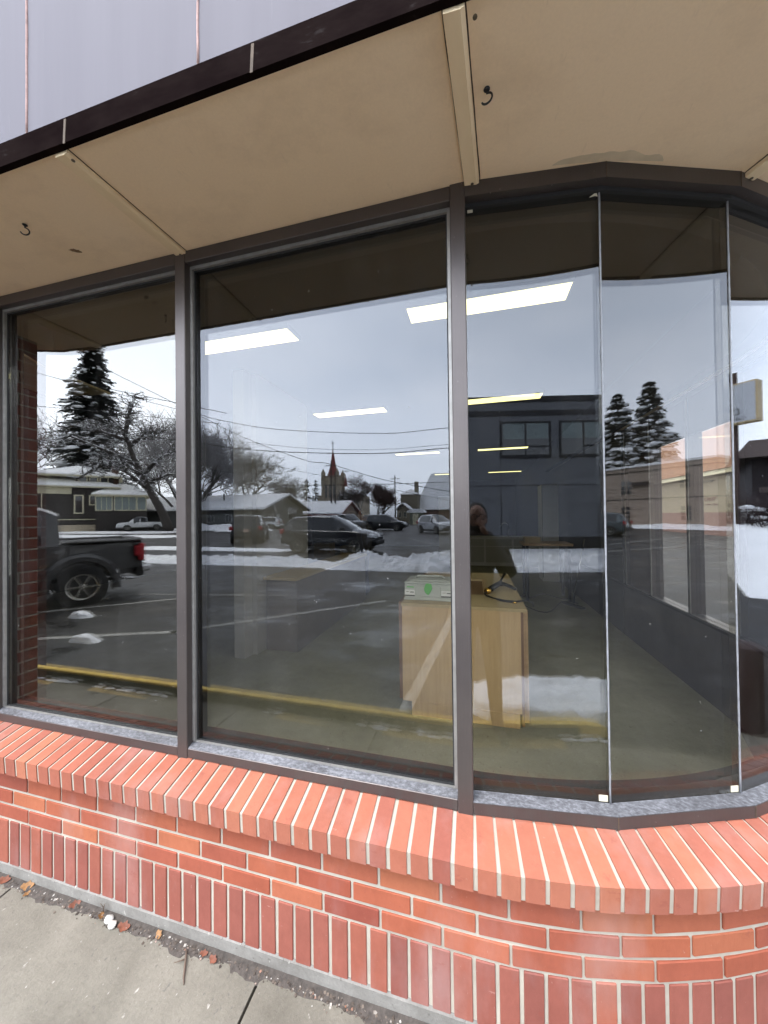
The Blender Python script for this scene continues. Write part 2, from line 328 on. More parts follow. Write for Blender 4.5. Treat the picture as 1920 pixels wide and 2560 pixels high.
def bark(name, col):      # bark with snow lying on the upper side of limbs
    m, nt, b, ns, ls = mat(name); g = ns.new('ShaderNodeNewGeometry'); s_ = ns.new('ShaderNodeSeparateXYZ'); ls.new(g.outputs['Normal'], s_.inputs[0])
    t = tex(ns, ls, 2.2, 4); a = nd(ns, 'ShaderNodeMath', operation='MULTIPLY'); ls.new(s_.outputs[2], a.inputs[0]); ls.new(t, a.inputs[1])
    r = ramp(ns, [(.15, (0, 0, 0)), (.22, (1, 1, 1))]); ls.new(a.outputs[0], r.inputs[0]); c = mixc(ns, ls, r.outputs[0], col, (.86, .87, .89)); ls.new(c, b.inputs['Base Color']); b.inputs['Roughness'].default_value = .9; return m
M['bark'] = bark('snowy_bark', (.045, .037, .032)); M['twigs'] = simple('bare_twigs', (.075, .062, .055), .9); M['twigsred'] = simple('reddish_twigs', (.085, .052, .045), .9); M['twigsnow'] = simple('snowy_twigs', (.34, .33, .33), .9, var=.6, scale=2)
M['needle'] = simple('spruce_needles', (.038, .048, .043), .8, var=.4, scale=2); M['shrub'] = simple('dark_shrub', (.045, .030, .032), .9, var=.4, scale=2)
M['skin'] = simple('skin', (.34, .19, .13), .5, var=.08, scale=20); M['hair'] = simple('dark_hair', (.016, .012, .010), .8, var=.3, scale=60); M['coat'] = simple('olive_jacket', (.028, .024, .018), .8, var=.2, scale=6, bmp=.3); M['scarf'] = simple('grey_hood', (.07, .062, .058), .9, var=.2, scale=40); M['jeans'] = simple('blue_jeans', (.11, .12, .19), .85, var=.15); M['darkjeans'] = simple('dark_trousers', (.018, .018, .02), .9); M['shoe'] = simple('dark_shoe', (.02, .02, .022), .7)

# ------------------------------------------------------------------ storefront geometry
PB = .0677; L = .468; NP = 7
AN = [R(90 / 14 + 90 / 7 * k) for k in range(NP)]
P0 = Vector((-.050, -.005)); CS = [P0]
for a in AN: CS.append(CS[-1] + Vector((math.cos(a), math.sin(a))) * L)
OC = Vector((-.050, 2.09)); RAD = 2.09; YEND = 9.0
def poly(left=-2.36, end=YEND, flat=True, arc=True):
    p = []
    if flat: p += [Vector((left, 0))]
    if arc: p += CS + [Vector((CS[-1].x, end))]
    else: p += [Vector((-.0718, 0))]
    return p
def offs(pl, d):         # offset a polyline to the street side by d (negative: inward), mitred
    out = []
    for i, p in enumerate(pl):
        ns_ = []
        for a, b in ((i - 1, i), (i, i + 1)):
            if a >= 0 and b < len(pl):
                t = (pl[b] - pl[a]).normalized(); ns_.append(Vector((t.y, -t.x)))
        n = sum(ns_, Vector((0, 0))); n.normalize(); out.append(p + n * (d / max(.2, n.dot(ns_[0]))))
    return out
def sweep(mb, pl, prof, mi=None):     # prof = closed list of (offset to the street, z)
    cols = [offs(pl, d) for d, z in prof]
    return mb.loft([[Vector((cols[j][i].x, cols[j][i].y, prof[j][1])) for j in range(len(prof))] for i in range(len(pl))], mi=mi)
def rect(o0, o1, z0, z1): return [(o0, z0), (o1, z0), (o1, z1), (o0, z1)]
def arcpl(left=-2.655, n=48, end=YEND):
    return [Vector((left, 0)), Vector((-1.2, 0))] + [OC + Vector((math.sin(t), -math.cos(t))) * RAD for t in (math.pi / 2 * i / n for i in range(n + 1))] + [Vector((OC.x + RAD, end))]
def frame_at(t, face):               # local frame at arc length t (measured on the offset `face`), x along the wall, y into the building
    rf = RAD + face
    if t < 0: return Matrix.Translation((OC.x + t, -face, 0))
    th = t / rf
    if th > math.pi / 2:
        return Matrix.Translation((OC.x + rf, OC.y + (t - rf * math.pi / 2), 0)) @ Matrix.Rotation(math.pi / 2, 4, 'Z')
    return Matrix.Translation((OC.x + rf * math.sin(th), OC.y - rf * math.cos(th), 0)) @ Matrix.Rotation(th, 4, 'Z')

# --- brick base wall
FACE = .0874; ZS = .2766
wall = thing('brick_base_wall', 'curved low red brick wall with sloping brick sill under the shop windows', 'brick wall', (-.6, -.05, 0))
mb = MB(); rng = random.Random(3)
i = -10
while True:
    t = -2.0549 + i * PB + .05 + PB / 2; i += 1
    if t > 5.2: break
    if t < -2.57: continue
    mb.box(-.0282, .0282, 0, .06, ZS - 3 * PB + .0065, ZS - .005, frame_at(t, FACE + rng.uniform(-.001, .0012)) @ T(ry=rng.uniform(-.006, .006)), .0022)
obj('soldier_course', mb, M['soldier'], wall)
mb = MB()
for k, ph in ((2, -.929), (1, -1.022), (0, -.925)):
    i = -10
    while True:
        t = ph + .05 + i * .2015 + .10075; i += 1
        if t > 5.2: break
        hw = .0962
        if t - hw < -2.6: continue
        mb.box(-hw, hw, 0, .07, ZS + k * PB + .0058, ZS + (k + 1) * PB - .0058 + (.024 if k == 2 else 0), frame_at(t, FACE + rng.uniform(-.001, .0012)), .0022)
obj('stretcher_courses', mb, M['brick'], wall)
mb = MB(); RF = .14; PR = .0657
def rowlock_poly(g=0.): return [(-g, .6375 - g), (RF - g, .599 - g), (RF - .004 - g, .5255 + g * .2), (.080, .509 + g), (-.03, .509 + g), (-.03, .6375 - g)]
i = -11
while True:
    t = -1.922 + i * PR + .05 + PR / 2; i += 1
    if t > 5.4: break
    if t < -2.58: continue
    F = frame_at(t, 0) if t < 0 else frame_at(t * RAD / (RAD + RF), 0)
    w = .0264 + rng.uniform(-.0006, .0006); b = .003; dz = rng.uniform(-.0012, .0012)
    pts = rowlock_poly(); rings = []
    for x, ins in ((-w, b), (-w + b, 0), (w - b, 0), (w, b)):
        cy = sum(p[0] for p in pts) / len(pts); cz = sum(p[1] for p in pts) / len(pts)
        rings.append([F @ Vector((x, -(p[0] + (cy - p[0]) * ins * 12 * .6 * .2), p[1] + dz + (cz - p[1]) * ins * 8 * .2)) for p in pts])
    mb.loft(rings)
obj('brick_sill', mb, M['rowlock'], wall)
mb = MB()
sweep(mb, arcpl(), rect(-.05, FACE - .0042, .085, .508))
sweep(mb, arcpl(), rowlock_poly(.0038))
obj('mortar', mb, M['mortar'], wall)
mb = MB()
sweep(mb, arcpl(-2.8), [(-.05, -.05), (FACE + .006, -.05), (FACE + .006, .05), (FACE + .004, .078), (FACE - .006, .0858), (-.05, .0858)])
obj('foundation', mb, M['found'], wall)
mb = MB(); sweep(mb, arcpl(), rect(-.135, -.118, .004, .66)); ld = obj('inner_lining', mb, simple('dark_lining', (.07, .064, .072), .8), wall)

mb = MB(); sweep(mb, arcpl(), rect(-.15, -.1155, .655, .678)); obj('inner_ledge', mb, simple('dark_ledge', (.018, .016, .018), .9), wall)

# --- brick pier beside the window (seen reflected in the pane)
pier = thing('brick_pier', 'full height dark red brick pier at the edge of the window', 'brick pier', (-2.8, -.1, 0))
mb = MB()
z = .09; k = 0
while z < 2.73:
    h = min(PB, 2.742 - z); y = -.302; first = True
    while y < .09:                                    # side towards the window
        w_ = (.2015 if not (first and k % 2) else .0985); mb.box(-2.72, -2.66, y + .005, min(y + w_ - .005, .098), z + .005, z + h - .005, None, .002); y += w_; first = False
    for x0, x1 in (((-2.86, -2.665), (-3.06, -2.87)) if k % 2 else ((-2.76, -2.665), (-2.96, -2.77))): mb.box(x0 + .005, x1 - .005, -.303, -.25, z + .005, z + h - .005, None, .002)
    z += h; k += 1
obj('brick_courses', mb, M['soldier'], pier)
mb = MB(); mb.box(-3.06, -2.6635, -.299, .1, 0, 2.742); obj('mortar', mb, M['mortar'], pier)
mb = MB(); mb.box(-2.6615, -2.3605, .01, .1, .6, 2.742); obj('infill_panel', mb, M['alu'], pier)

# --- window frames
ZF, ZT, ZSL = .6394, 2.7424, .677
MU = [(-2.36, -2.31), (-1.2118, -1.1618), (-.0718, -.0218)]
GO = -.042                                        # street face of the glass
win = thing('flat_window', 'straight bronze framed shop window with two tall panes left of the curved corner', 'window', (-1.2, .05, ZF))
for k, (a, b) in enumerate(MU):
    mb = MB(); mb.box(a, b, -.0025, .115, ZF - (.006 if k else 0), ZT + (.001 if k == 0 else .004), None, .0025); obj('mullion' if k else 'jamb', mb, M['alu'], win)
for k in (0, 1):
    a, b = MU[k][1], MU[k + 1][0]
    mb = MB(); mb.box(a, b, 0, .115, ZT - .05, ZT - .0005, None, .002); hd = obj('header', mb, M['alu'], win)
    mb = MB(); mb.box(a, b, 0, .115, ZF, ZSL, None, .002); sl = obj('sill', mb, M['alu'], win)
    mb = MB(); mb.loft([[Vector((x, .0015, ZSL + .0003)), Vector((x, .0295, ZSL + .0003)), Vector((x, .0295, ZSL + .012)), Vector((x, .0015, ZSL + .0016))] for x in (a + .001, b - .001)]); obj('sill_cap', mb, M['silltop'], sl)
    mb = MB()
    mb.box(a, b, .027, .0375, ZT - .050 - .013, ZT - .050); mb.box(a, b, .030, .0375, ZSL, ZSL + .0165)
    mb.box(a, a + .012, .027, .0375, ZSL + .0165, ZT - .063); mb.box(b - .012, b, .027, .0375, ZSL + .0165, ZT - .063)
    obj('glazing_bead', mb, M['stop'], win)
    mb = MB(); g = .0375
    mb.box(a, b, g, .042, ZT - .050 - .019, ZT - .050); mb.box(a, b, g, .042, ZSL, ZSL + .0215)
    mb.box(a, a + .017, g, .042, ZSL + .0215, ZT - .069); mb.box(b - .017, b, g, .042, ZSL + .0215, ZT - .069)
    obj('gasket', mb, M['gasket'], win)
    mb = MB(); mb.box(a + .004, b - .004, .0421, .0655, ZSL + .006, ZT - .056)
    obj('glass_pane', mb, M['glass1' if k == 0 else 'glass'], win)
    mb = MB()
    for (x0, x1, z0, z1) in ((a, b, ZT - .070, ZT - .05), (a, b, ZSL, ZSL + .022), (a, a + .018, ZSL + .022, ZT - .07), (b - .018, b, ZSL + .022, ZT - .07)): mb.box(x0, x1, .0656, .09, z0, z1)
    obj('inner_bead', mb, M['gasket'], win)

cor = thing('curved_corner_window', 'faceted bronze framed corner window of narrow butt jointed panes right of the thick mullion', 'window', (.9, .6, ZF))
pl = [CS[0] + Vector((.0282, .0032))] + CS[1:]
def sub(pl_, k): return [pl_[k], pl_[k + 1]]
mb = MB(); sweep(mb, pl, rect(-.115, 0, ZT - .05, ZT - .0005)); obj('header', mb, M['alu'], cor)
mb = MB(); sweep(mb, pl, rect(-.10, -.03, ZT - .064, ZT - .05)); obj('header_recess', mb, M['gasket'], cor)
mb = MB(); sweep(mb, pl, rect(-.115, 0, ZF, ZSL)); sl = obj('sill', mb, M['alu'], cor)
mb = MB(); sweep(mb, pl, [(-.0415, ZSL + .0003), (-.0015, ZSL + .0003), (-.0015, ZSL + .0016), (-.040, ZSL + .0105), (-.0415, ZSL + .0115)]); obj('sill_cap', mb, M['silltop'], sl)
mb = MB()
for k in range(1, NP):
    c = offs(pl, .0006)[k]; n = (c - OC).normalized(); F = Matrix.Translation((c.x, c.y, 0)) @ Matrix.Rotation(math.atan2(n.x, -n.y), 4, 'Z')
    mb.box(-.0012, .0012, -.0008, .003, ZF, ZSL, F); mb.box(-.0012, .0012, -.0008, .003, ZT - .05, ZT - .001, F)
obj('seam', mb, M['darkgap'], sl)
gi = offs(pl, GO - .0001); go2 = offs(pl, GO - .0235)
for k in range(NP):
    a, b = gi[k], gi[k + 1]; a2, b2 = go2[k], go2[k + 1]; e = (b - a).normalized() * .0022
    s0 = e * (0 if k == 0 else 1)
    q = [a + s0, b - e, b2 - e, a2 + s0]
    mb = MB(); mb.prism([(v.x, v.y) for v in q], ZSL + .003, ZT - .052); p = obj('glass_pane' if k < 4 else 'blank_panel', mb, M['glass'] if k < 4 else M['trim'], cor)  # last facets are solid panels, added to block the bright view behind
    if k < 3:
        n = Vector((math.sin(AN[k]), -math.cos(AN[k]))); F = Matrix.Translation((b.x, b.y, 0)) @ Matrix.Rotation(AN[k], 4, 'Z')
        mb = MB(); mb.box(-.034, -.007, -.0016, -.0004, ZSL + .016, ZSL + .036, F @ T(z=0)); obj('paper_tag', mb, M['paper'], p)
    if k == 0:
        F = Matrix.Translation((a.x, a.y, 0)) @ Matrix.Rotation(AN[0], 4, 'Z')
        mb = MB(); mb.box(.012, .030, -.0016, -.0004, ZT - .074, ZT - .058, F); obj('paper_tag', mb, M['paper'], p)
        F = Matrix.Translation((b.x, b.y, 0)) @ Matrix.Rotation(AN[0], 4, 'Z')
        mb = MB(); mb.prism([(-.03, ZT - .075), (-.008, ZT - .06), (-.004, ZT - .075), (-.012, ZT - .072)], .0004, .0016, F @ Matrix.Rotation(math.pi / 2, 4, 'X')); obj('paper_tag', mb, M['paper'], p)
for k in range(1, NP):
    n = (gi[k] - OC).normalized(); mb = MB(); pts = []
    for j in range(41):
        z = ZSL + .004 + (ZT - .052 - ZSL - .004) * j / 40; w = n * (.0015 + .0007 * noise.noise(Vector((z * 30, k, 0)))); tt = Vector((-n.y, n.x)) * .0008 * noise.noise(Vector((z * 17, k * 3, 5)))
        pts.append(Vector((gi[k].x + w.x + tt.x, gi[k].y + w.y + tt.y, z)))
    mb.tube(pts, [.0028 + .0010 * noise.noise(Vector((j * 1.3, k, 2))) for j in range(41)], 6); obj('silicone_joint', mb, M['silicone'], cor, True)

side = thing('side_window', 'row of bronze framed panes along the side wall seen through the corner glass', 'window', (2.0, 5, ZF))
xs = CS[-1].x; ym = [2.085, 2.72, 3.47, 4.16]
for y in ym:
    mb = MB(); mb.box(xs - .115, xs, y - .025, y + .025, ZF, ZT, None, .002); obj('mullion', mb, M['alu'], side)
    mb = MB(); mb.box(xs - .122, xs - .115, y - .026, y - .006, ZSL, ZT - .05); obj('inner_bead', mb, M['stop'], side)
for a, b in zip(ym, ym[1:]):
    mb = MB(); mb.box(xs - .115, xs, a + .025, b - .025, ZT - .05, ZT); mb.box(xs - .115, xs, a + .025, b - .025, ZF, ZSL); obj('rail', mb, M['alu'], side)
    mb = MB(); mb.box(xs - .128, xs - .117, a + .025, b - .025, ZSL - .03, ZSL + .006); obj('inner_sill', mb, M['stop'], side)
    mb = MB(); mb.box(xs - .0735, xs - .05, a + .025, b - .025, ZSL, ZT - .05)
    if a < 3.4: obj('glass_pane', mb, M['sideglass'], side)
    else: obj('blank_panel', mb, simple('brown_panel', (.10, .075, .07), .7), side)

mb = MB(); mb.box(xs - .112, xs - .08, 2.11, 4.13, 2.34, ZT - .05); obj('roller_blind', mb, simple('dark_blind', (.05, .045, .045), .9), side)

# --- canopy: soffit, battens, trim and pale fascia panels
can = thing('canopy', 'overhanging canopy with tan soffit, dark brown trim and pale metal fascia panels', 'canopy', (-.6, -.2, ZT))
SW = .430
left = [Vector((-3.3, 1.2)), Vector((-3.2, .62)), Vector((-3.02, .30)), Vector((-2.78, .09)), Vector((-2.55, .013)), Vector((-2.33, 0))]
cpl = left + [Vector((-1.2, 0))] + arcpl()[2:]
mb = MB(); sweep(mb, cpl, rect(-.14, SW, ZT, ZT + .018)); obj('soffit', mb, M['soffit'], can)
mb = MB(); sweep(mb, cpl, [(SW - .001, ZT - .006), (SW + .016, ZT - .006), (SW + .016, ZT + .068), (SW - .001, ZT + .068)]); tr = obj('trim', mb, M['trim'], can)
mb = MB(); sweep(mb, cpl, rect(SW - .02, SW + .010, ZT + .068, ZT + 1.9)); fs = obj('fascia', mb, M['fascia'], can)
for k in range(-4, 5):
    t = -.057 + k * .633 + .05; F = frame_at(t, SW + .010) if t < 0 else frame_at(t * (RAD + SW) / RAD, SW + .010)
    if t < -2.28: continue
    mb = MB(); mt = MB(); pts = [F @ Vector((.003 * noise.noise(Vector((j * .9, k, 0))), -.0005, ZT + .069 + j * .06)) for j in range(31)]
    mb.tube(pts, [.0036 + .0014 * noise.noise(Vector((j * 1.7, k, 4))) for j in range(31)], 6)
    mt.box(-.004, .004, -.0075, -.006, ZT - .005, ZT + .067, F @ T(ry=.06))
    obj('caulk_joint', mb, M['caulk'], fs, True); obj('lap_joint', mt, M['darkgap'], tr)
def soffit_batten(t, twist=0., w=.047, gap=True):
    F = frame_at(t, 0); mb = MB(); n = 12; rings = []
    for j in range(n + 1):
        y = -SW + .002 + (SW + .010) * j / n; x = twist * (j / n - 1); s_ = .0006 * noise.noise(Vector((j * .7, t, 1)))
        rings.append([F @ Vector((x + a * w / 2, y, z)) for a, z in ((-1, ZT - .001), (-1, ZT - .0150 + s_), (.62, ZT - .0165 + s_), (.70, ZT - .0150), (1, ZT - .0120 + s_), (1, ZT - .001))])
    mb.loft(rings); b = obj('batten', mb, M['batten'], can)
    mb = MB()
    for sx in (-1, 1):
        mb = MB(); mb.loft([[F @ Vector((sx * w / 2 + twist * (y / SW) + sx * dx, y, z)) for dx, z in ((0, ZT - .0012), (.0030 + .0035 * abs(noise.noise(Vector((y * 7, t, sx)))), ZT - .0012), (.0030, ZT - .0004), (0, ZT - .0004))] for y in [-SW + .002 + SW * j / 30 for j in range(31)]]); obj('dirt_shade_line', mb, M['darkgap'], b)  # dirt and edge shade drawn as dark strips along both batten sides
    mb = MB()
    for y in (-SW + .022, -.004): mb = MB(); mb.lathe([(.0052, 0), (.0052, .0015), (.003, .0022)], 10, F @ T(0, y, ZT - .0162) @ Matrix.Rotation(math.pi, 4, 'X')); obj('screw', mb, M['screw'], b)
for t, tw in ((-1.13, .02), (.053, .046), (-2.28, 0), (.98, 0), (1.96, 0), (2.9, 0)): soffit_batten(t, tw)
mb = MB(); sweep(mb, arcpl(-3.0), rect(-.25, -.115, ZT + .018, 4.4)); obj('upper_wall', mb, M['inwall'], can)
mb = MB(); mb.prism([(-9, -.3), (-3.2, -.3), (1.0, -.3), (2.4, 1.2), (2.46, 9), (2.4, 18), (-9, 18)], ZT + 1.75, ZT + 1.85); obj('roof', mb, M['inwall'], can)  # unseen slab added over the shop to keep sky light from leaking in
# rusty spot with torn edge and water stain on the soffit
mb = MB(); pts = [(math.cos(a) * (.022 + .012 * noise.noise(Vector((math.cos(a) * 2, math.sin(a) * 2, 1)))), math.sin(a) * (.009 + .006 * noise.noise(Vector((math.cos(a) * 3, math.sin(a) * 3, 4))))) for a in (2 * math.pi * i / 26 for i in range(26))]
mb.prism(pts, -.0006, -.0002, T(-1.595, -.12, ZT, R(30))); obj('rust_patch', mb, M['rust'], can)
mb = MB(); vs = [OC + Vector((math.sin(t), -math.cos(t))) * (RAD + o_) for t, o_ in [(R(8.3 + 9.5 * i / 24), .004) for i in range(25)] + [(R(17.8 - 9.5 * i / 24), .008 + .026 * math.sin(math.pi * i / 24) ** .6 + .012 * nz(i * .3, 1, 1)) for i in range(25)]]; mb.prism([(v.x, v.y) for v in vs], ZT - .0007, ZT - .0003); obj('water_stain', mb, simple('grey_water_stain', (.70, .58, .40), .7, var=.12, scale=12), can)
def hook(x, y, rz, lab):
    mb = MB(); mb.lathe([(.007, 0), (.0085, .002), (.004, .005)], 10, T(0, 0, -.0055)); mb.tube([(0, 0, -.002), (0, 0, -.014)] + [(.0135 * math.sin(a) + .0, 0, -.0275 + .0135 * math.cos(a)) for a in (R(20 + 230 * i / 14) for i in range(15))], .0024, 8)
    o = obj('ceiling_hook', mb, M['black'], None, True); o.location = (x, y, ZT); o.rotation_euler = (0, 0, rz); tag(o, lab, 'hook', 'hooks in the soffit')
hook(.043, -.251, R(-15), 'small black steel hook screwed into the soffit right of the twisted batten')
hook(-1.632, -.269, R(35), 'small black steel hook in the soffit near the rusty spot')

# ------------------------------------------------------------------ ground
def sheet(name, pts, z, m, kind='structure'):
    mb = MB(); mb.add([(x, y, z if not callable(z) else z(x, y)) for x, y in pts], [tuple(range(len(pts)))]); return tag(obj(name, mb, m), kind=kind)
sheet('ground', [(-400, -500), (400, -500), (400, 300), (-400, 300)], -.012, M['asphalt'])
def swz(y): return max(0., min(.036, .036 * (y + 1.35) / 1.25))
mb = MB(); jx = [-6.5, -5.3, -4.1, -3.2, -1.965, -.745, -.05]
for a, b in zip(jx, jx[1:]):
    g = .005; mb.loft([[Vector((x, -1.36, -.05)), Vector((x, -.11, -.05)), Vector((x, -.11, swz(-.11) + .001)), Vector((x, -1.36, .001))] for x in (a + g, b - g)])
ap = arcpl()[2:]; so = offs(ap, 1.27); si = offs(ap, .112); vs = []; fs = []
for p, q in zip(si, so): vs += [(p.x, p.y, .037), (q.x, q.y, .001)]
n = len(ap)
fs = [(2 * k, 2 * k + 1, 2 * k + 3, 2 * k + 2) for k in range(n - 1)]
m_ = next(i for i in range(n) if so[i].x > 1.6); vs += [(1.62, -1.36, .001)]; fs.append(tuple([2 * n] + [2 * k + 1 for k in range(m_, -1, -1)]))
mb.add(vs, fs)
tag(obj('sidewalk', mb, M['walk']), kind='structure')
mb = MB(); mb.box(-6.5, -.05, -.116, -.05, .0, .031); mb.box(-6.5, -.05, -1.36, -.1, -.04, -.003); tag(obj('soil', mb, M['soil']), kind='structure')
# grit along the foot of the wall
mb = MB(); rng = random.Random(11)
for k in range(3400):
    x = rng.uniform(-2.4, -.1); dens = .35 + .65 * max(0, noise.noise(Vector((x * 3, 0, 0))) + .5)
    if rng.random() > dens: continue
    y = -.106 - abs(rng.gauss(0, .014)) ; r = rng.choice([.0009, .0012, .0012, .0016, .0022, .0034]) * rng.uniform(.6, 1.2)
    mb.box(-r, r, -r, r, -r * .6, r * .6, T(x, y, swz(y) + r * .6, rng.uniform(0, 3), rng.uniform(-.5, .5)))
tag(obj('grit', mb, M['grit']), 'fine dark grit and crumbs along the foot of the brick wall', 'grit', kind='stuff')
mb = MB(); vs = []; n_ = 120
for i in range(n_ + 1):
    x = -2.6 + 2.56 * i / n_
    for y, z in ((-.088, .040), (-.104, .0395), (-.122 - .014 * nz(x, 0, 5, 1), .0372), (-.138 - .022 * nz(x, 0, 7, 4), .0352)): vs.append((x, y, z + .0015 * nz(x, y, 30, 2)))
mb.add(vs, [(4 * i + j, 4 * i + j + 1, 4 * i + j + 5, 4 * i + j + 4) for i in range(n_) for j in range(3)]); tag(obj('dirt_strip', mb, M['soil'], None, True), 'thin strip of dark damp dirt along the foot of the brick wall', 'dirt', kind='stuff')
def leaf(x, y, s, rz, rx, m, lab):
    mb = MB(); rings = []
    for j in range(9):
        u = j / 8 - .5; w = .42 * math.cos(u * math.pi) ** .8 * (1 + .3 * math.sin(j * 2.1)) + .01; c = .25 * u * u + .05 * math.sin(j)
        rings.append([Vector((u * s, -w * s * .7, c * s + .3 * w * w * s)), Vector((u * s, 0, c * s - .02 * s)), Vector((u * s, w * s * .7, c * s + .35 * w * w * s + .06 * s * math.sin(j * 1.7)))])
    mb.loft(rings, closed=False); o = obj('dead_leaf', mb, M[m], None, True, recalc=False); o.location = (x, y, swz(y) + .006); o.rotation_euler = (rx, .1, rz); tag(o, lab, 'leaf', 'dead leaves at the wall foot')
leaf(-1.90, -.108, .05, .5, .35, 'leaf', 'curled orange dead leaf beside the sidewalk joint'); leaf(-1.865, -.132, .028, 1.6, .2, 'leaf', 'small folded yellow dead leaf below the curled orange one')
leaf(-1.62, -.112, .04, .9, .5, 'leafr', 'crumpled red brown leaf against the foundation between two orange leaves'); leaf(-1.47, -.118, .034, 2.2, .5, 'leaf', 'upright narrow orange leaf left of the white pebbles')
leaf(-1.345, -.125, .05, .2, .1, 'leafr', 'flat dark brown leaf lying right of the white pebbles'); leaf(-1.19, -.112, .034, -.5, .5, 'leaf', 'bent tan leaf leaning on the foundation past the pebbles')
leaf(-.98, -.118, .03, .3, .15, 'leafr', 'small brown leaf scrap right of the bare twig'); leaf(-.935, -.125, .034, -.2, .2, 'leafr', 'brick red leaf at the far right end of the litter strip'); leaf(-2.03, -.115, .05, .3, .1, 'leafr', 'dark wet leaf in the litter left of the sidewalk joint')
for x, y, s, lab in ((-1.425, -.122, .018, 'grey white pebble in the leaf litter, the flatter of two touching'), (-1.395, -.132, .017, 'bright white pebble in the leaf litter, the taller of two touching')):
    mb = MB(); mb.blob((0, 0, s * .55), (s, s * .75, s * .62), x, .3, 1.4, 14, 9); o = obj('pebble', mb, M['stone'], None, True); o.location = (x, y, swz(y)); tag(o, lab, 'pebble', 'white pebbles')
mb = MB(); mb.tube([(-1.05, -.125, swz(-.125) + .006), (-1.03, -.15, swz(-.15) + .01), (-1.0, -.19, swz(-.19) + .005), (-.985, -.205, swz(-.2) + .004)], [.003, .0035, .003, .0015], 6); mb.tube([(-1.03, -.15, swz(-.15) + .01), (-1.06, -.17, swz(-.17) + .012)], [.0025, .001], 5)
tag(obj('twig', mb, M['twig'], None, True), 'thin dark forked twig lying on the concrete by the litter', 'twig')
mb = MB(); mb.tube([(-1.475, -.107, .045), (-1.47, -.108, .065), (-1.46, -.11, .085)], [.002, .0018, .001], 5); mb.tube([(-1.47, -.108, .065), (-1.482, -.112, .082)], [.0015, .0008], 5)
tag(obj('twig', mb, M['twig'], None, True), 'tiny forked twig standing up against the foundation', 'twig')

# kerb, stripes, snow
kerb = thing('kerb_stone', 'yellow painted concrete kerb between the sidewalk and the parking lot', 'kerb', (-2.6, -1.4, 0))
mb = MB(); prof = [(-1.345, 0), (-1.350, .088), (-1.358, .096), (-1.398, .096), (-1.408, .086), (-1.415, -.01)]
ks = [(-6.6, 1, 0)] + [(-6.4 + i * .12, 1, 0) for i in range(62)] + [(1.12, .97, 0), (1.20, .8, 0), (1.26, .5, 0), (1.29, .15, 0)]
mb.loft([[Vector((x, -1.39 + (y + 1.39) * sc_ + .004 * noise.noise(Vector((x * 2, 0, 0))), z * sc_)) for y, z in prof] for x, sc_, _ in ks]); obj('kerb_body', mb, M['yellow'], kerb)
mb = MB(); mb.loft([[Vector((x, -1.3385 + .003 * noise.noise(Vector((x * 5, 0, 3)))), ) if 0 else Vector((x, -1.341, z)) for z in (.002, .078 + .008 * noise.noise(Vector((x * 4, 1, 0))))] for x in [-6.4 + .06 * i for i in range(125)]], closed=False); obj('dirty_face', mb, simple('wet_dirty_concrete', (.055, .05, .042), .6, var=.3, scale=20), kerb)
def decal(name, pts, m, z, lab, cat, group=None):
    mb = MB(); a, b = [Vector(p) for p in pts[:2]]; w = pts[2]; n_ = max(6, int((b - a).length / .12)); d = (b - a).normalized(); s_ = Vector((-d.y, d.x)); vs = []; fs = []
    for i in range(n_ + 1):
        p = a + (b - a) * i / n_
        for sg in (-1, 1):
            q = p + s_ * sg * w * (.5 + .12 * noise.noise(Vector((p.x * 4, p.y * 4, sg * 7)))); vs.append((q.x, q.y, z))
    fs = [(2 * i, 2 * i + 1, 2 * i + 3, 2 * i + 2) for i in range(n_)]; mb.add(vs, fs)
    return tag(obj(name, mb, M[m]), lab, cat, group, 'structure' if not lab else None)
for pts in (((-9.5, -1.5), (-5.9, -4.55), .10), ((-7.2, -.9 - .75), (-4.2, -2.86), .10), ((-4.25, -2.82), (-1.72, -5.25), .10), ((-7.3, -4.7), (-3.8, -5.3), .06), ((-.6, -1.6), (-.36, -4.9), .11), 
            ((-4.6, -23.5), (-1.9, -17.5), .12), ((-10.2, -16.2), (-10.0, -13.8), .12), ((16, -11), (34, -13.5), .12), ((14, -9), (36, -8.5), .12)):
    decal('road_marking', pts, 'stripe', -.008, None, None)
for pts in (((-4.9, -1.285), (-4.1, -1.26), .05), ((-3.6, -1.27), (-2.9, -1.24), .05), ((-1.6, -1.27), (-1.05, -1.22), .05), ((-.7, -1.26), (.9, -1.25), .055)):
    decal('road_marking', pts, 'fadedyellow', .0045, None, None)
def snowfield(name, x0, x1, y0, y1, hf, m, lab, nx=80, ny=20, kind='stuff', tilt=0):
    mb = MB(); vs = []; fs = []
    for j in range(ny + 1):
        for i in range(nx + 1):
            x = x0 + (x1 - x0) * i / nx; y = y0 + (y1 - y0) * j / ny; vs.append((x, y, hf(x, y, i / nx, j / ny)))
    for j in range(ny):
        for i in range(nx): a = j * (nx + 1) + i; fs.append((a, a + 1, a + nx + 2, a + nx + 1))
    mb.add(vs, fs); return tag(obj(name, mb, M[m], None, True), lab, 'snow', kind=kind)
def ridge(h, amp, s):
    def f(x, y, u, v):
        e = math.sin(math.pi * v) ** .7 * min(1, u * 12, (1 - u) * 12)
        r = abs(nz(x, y, s, 1)) * .8 + abs(nz(x, y, s * 2.3, 2)) * .55 + abs(nz(x, y, s * 5.5, 6)) * .38 + (.28 if nz(x, y, s * 3.6, 7) > .18 else 0)
        return -.03 + e * (h * (.65 + .5 * nz(x, y, .45, 5)) + amp * r)
    return f
snowfield('snow_bank', -26, -4.2, -9.0, -10.4, ridge(.22, .16, 1.9), 'slush', 'long low ploughed snow bank across the lot before the parked cars', 460, 40)
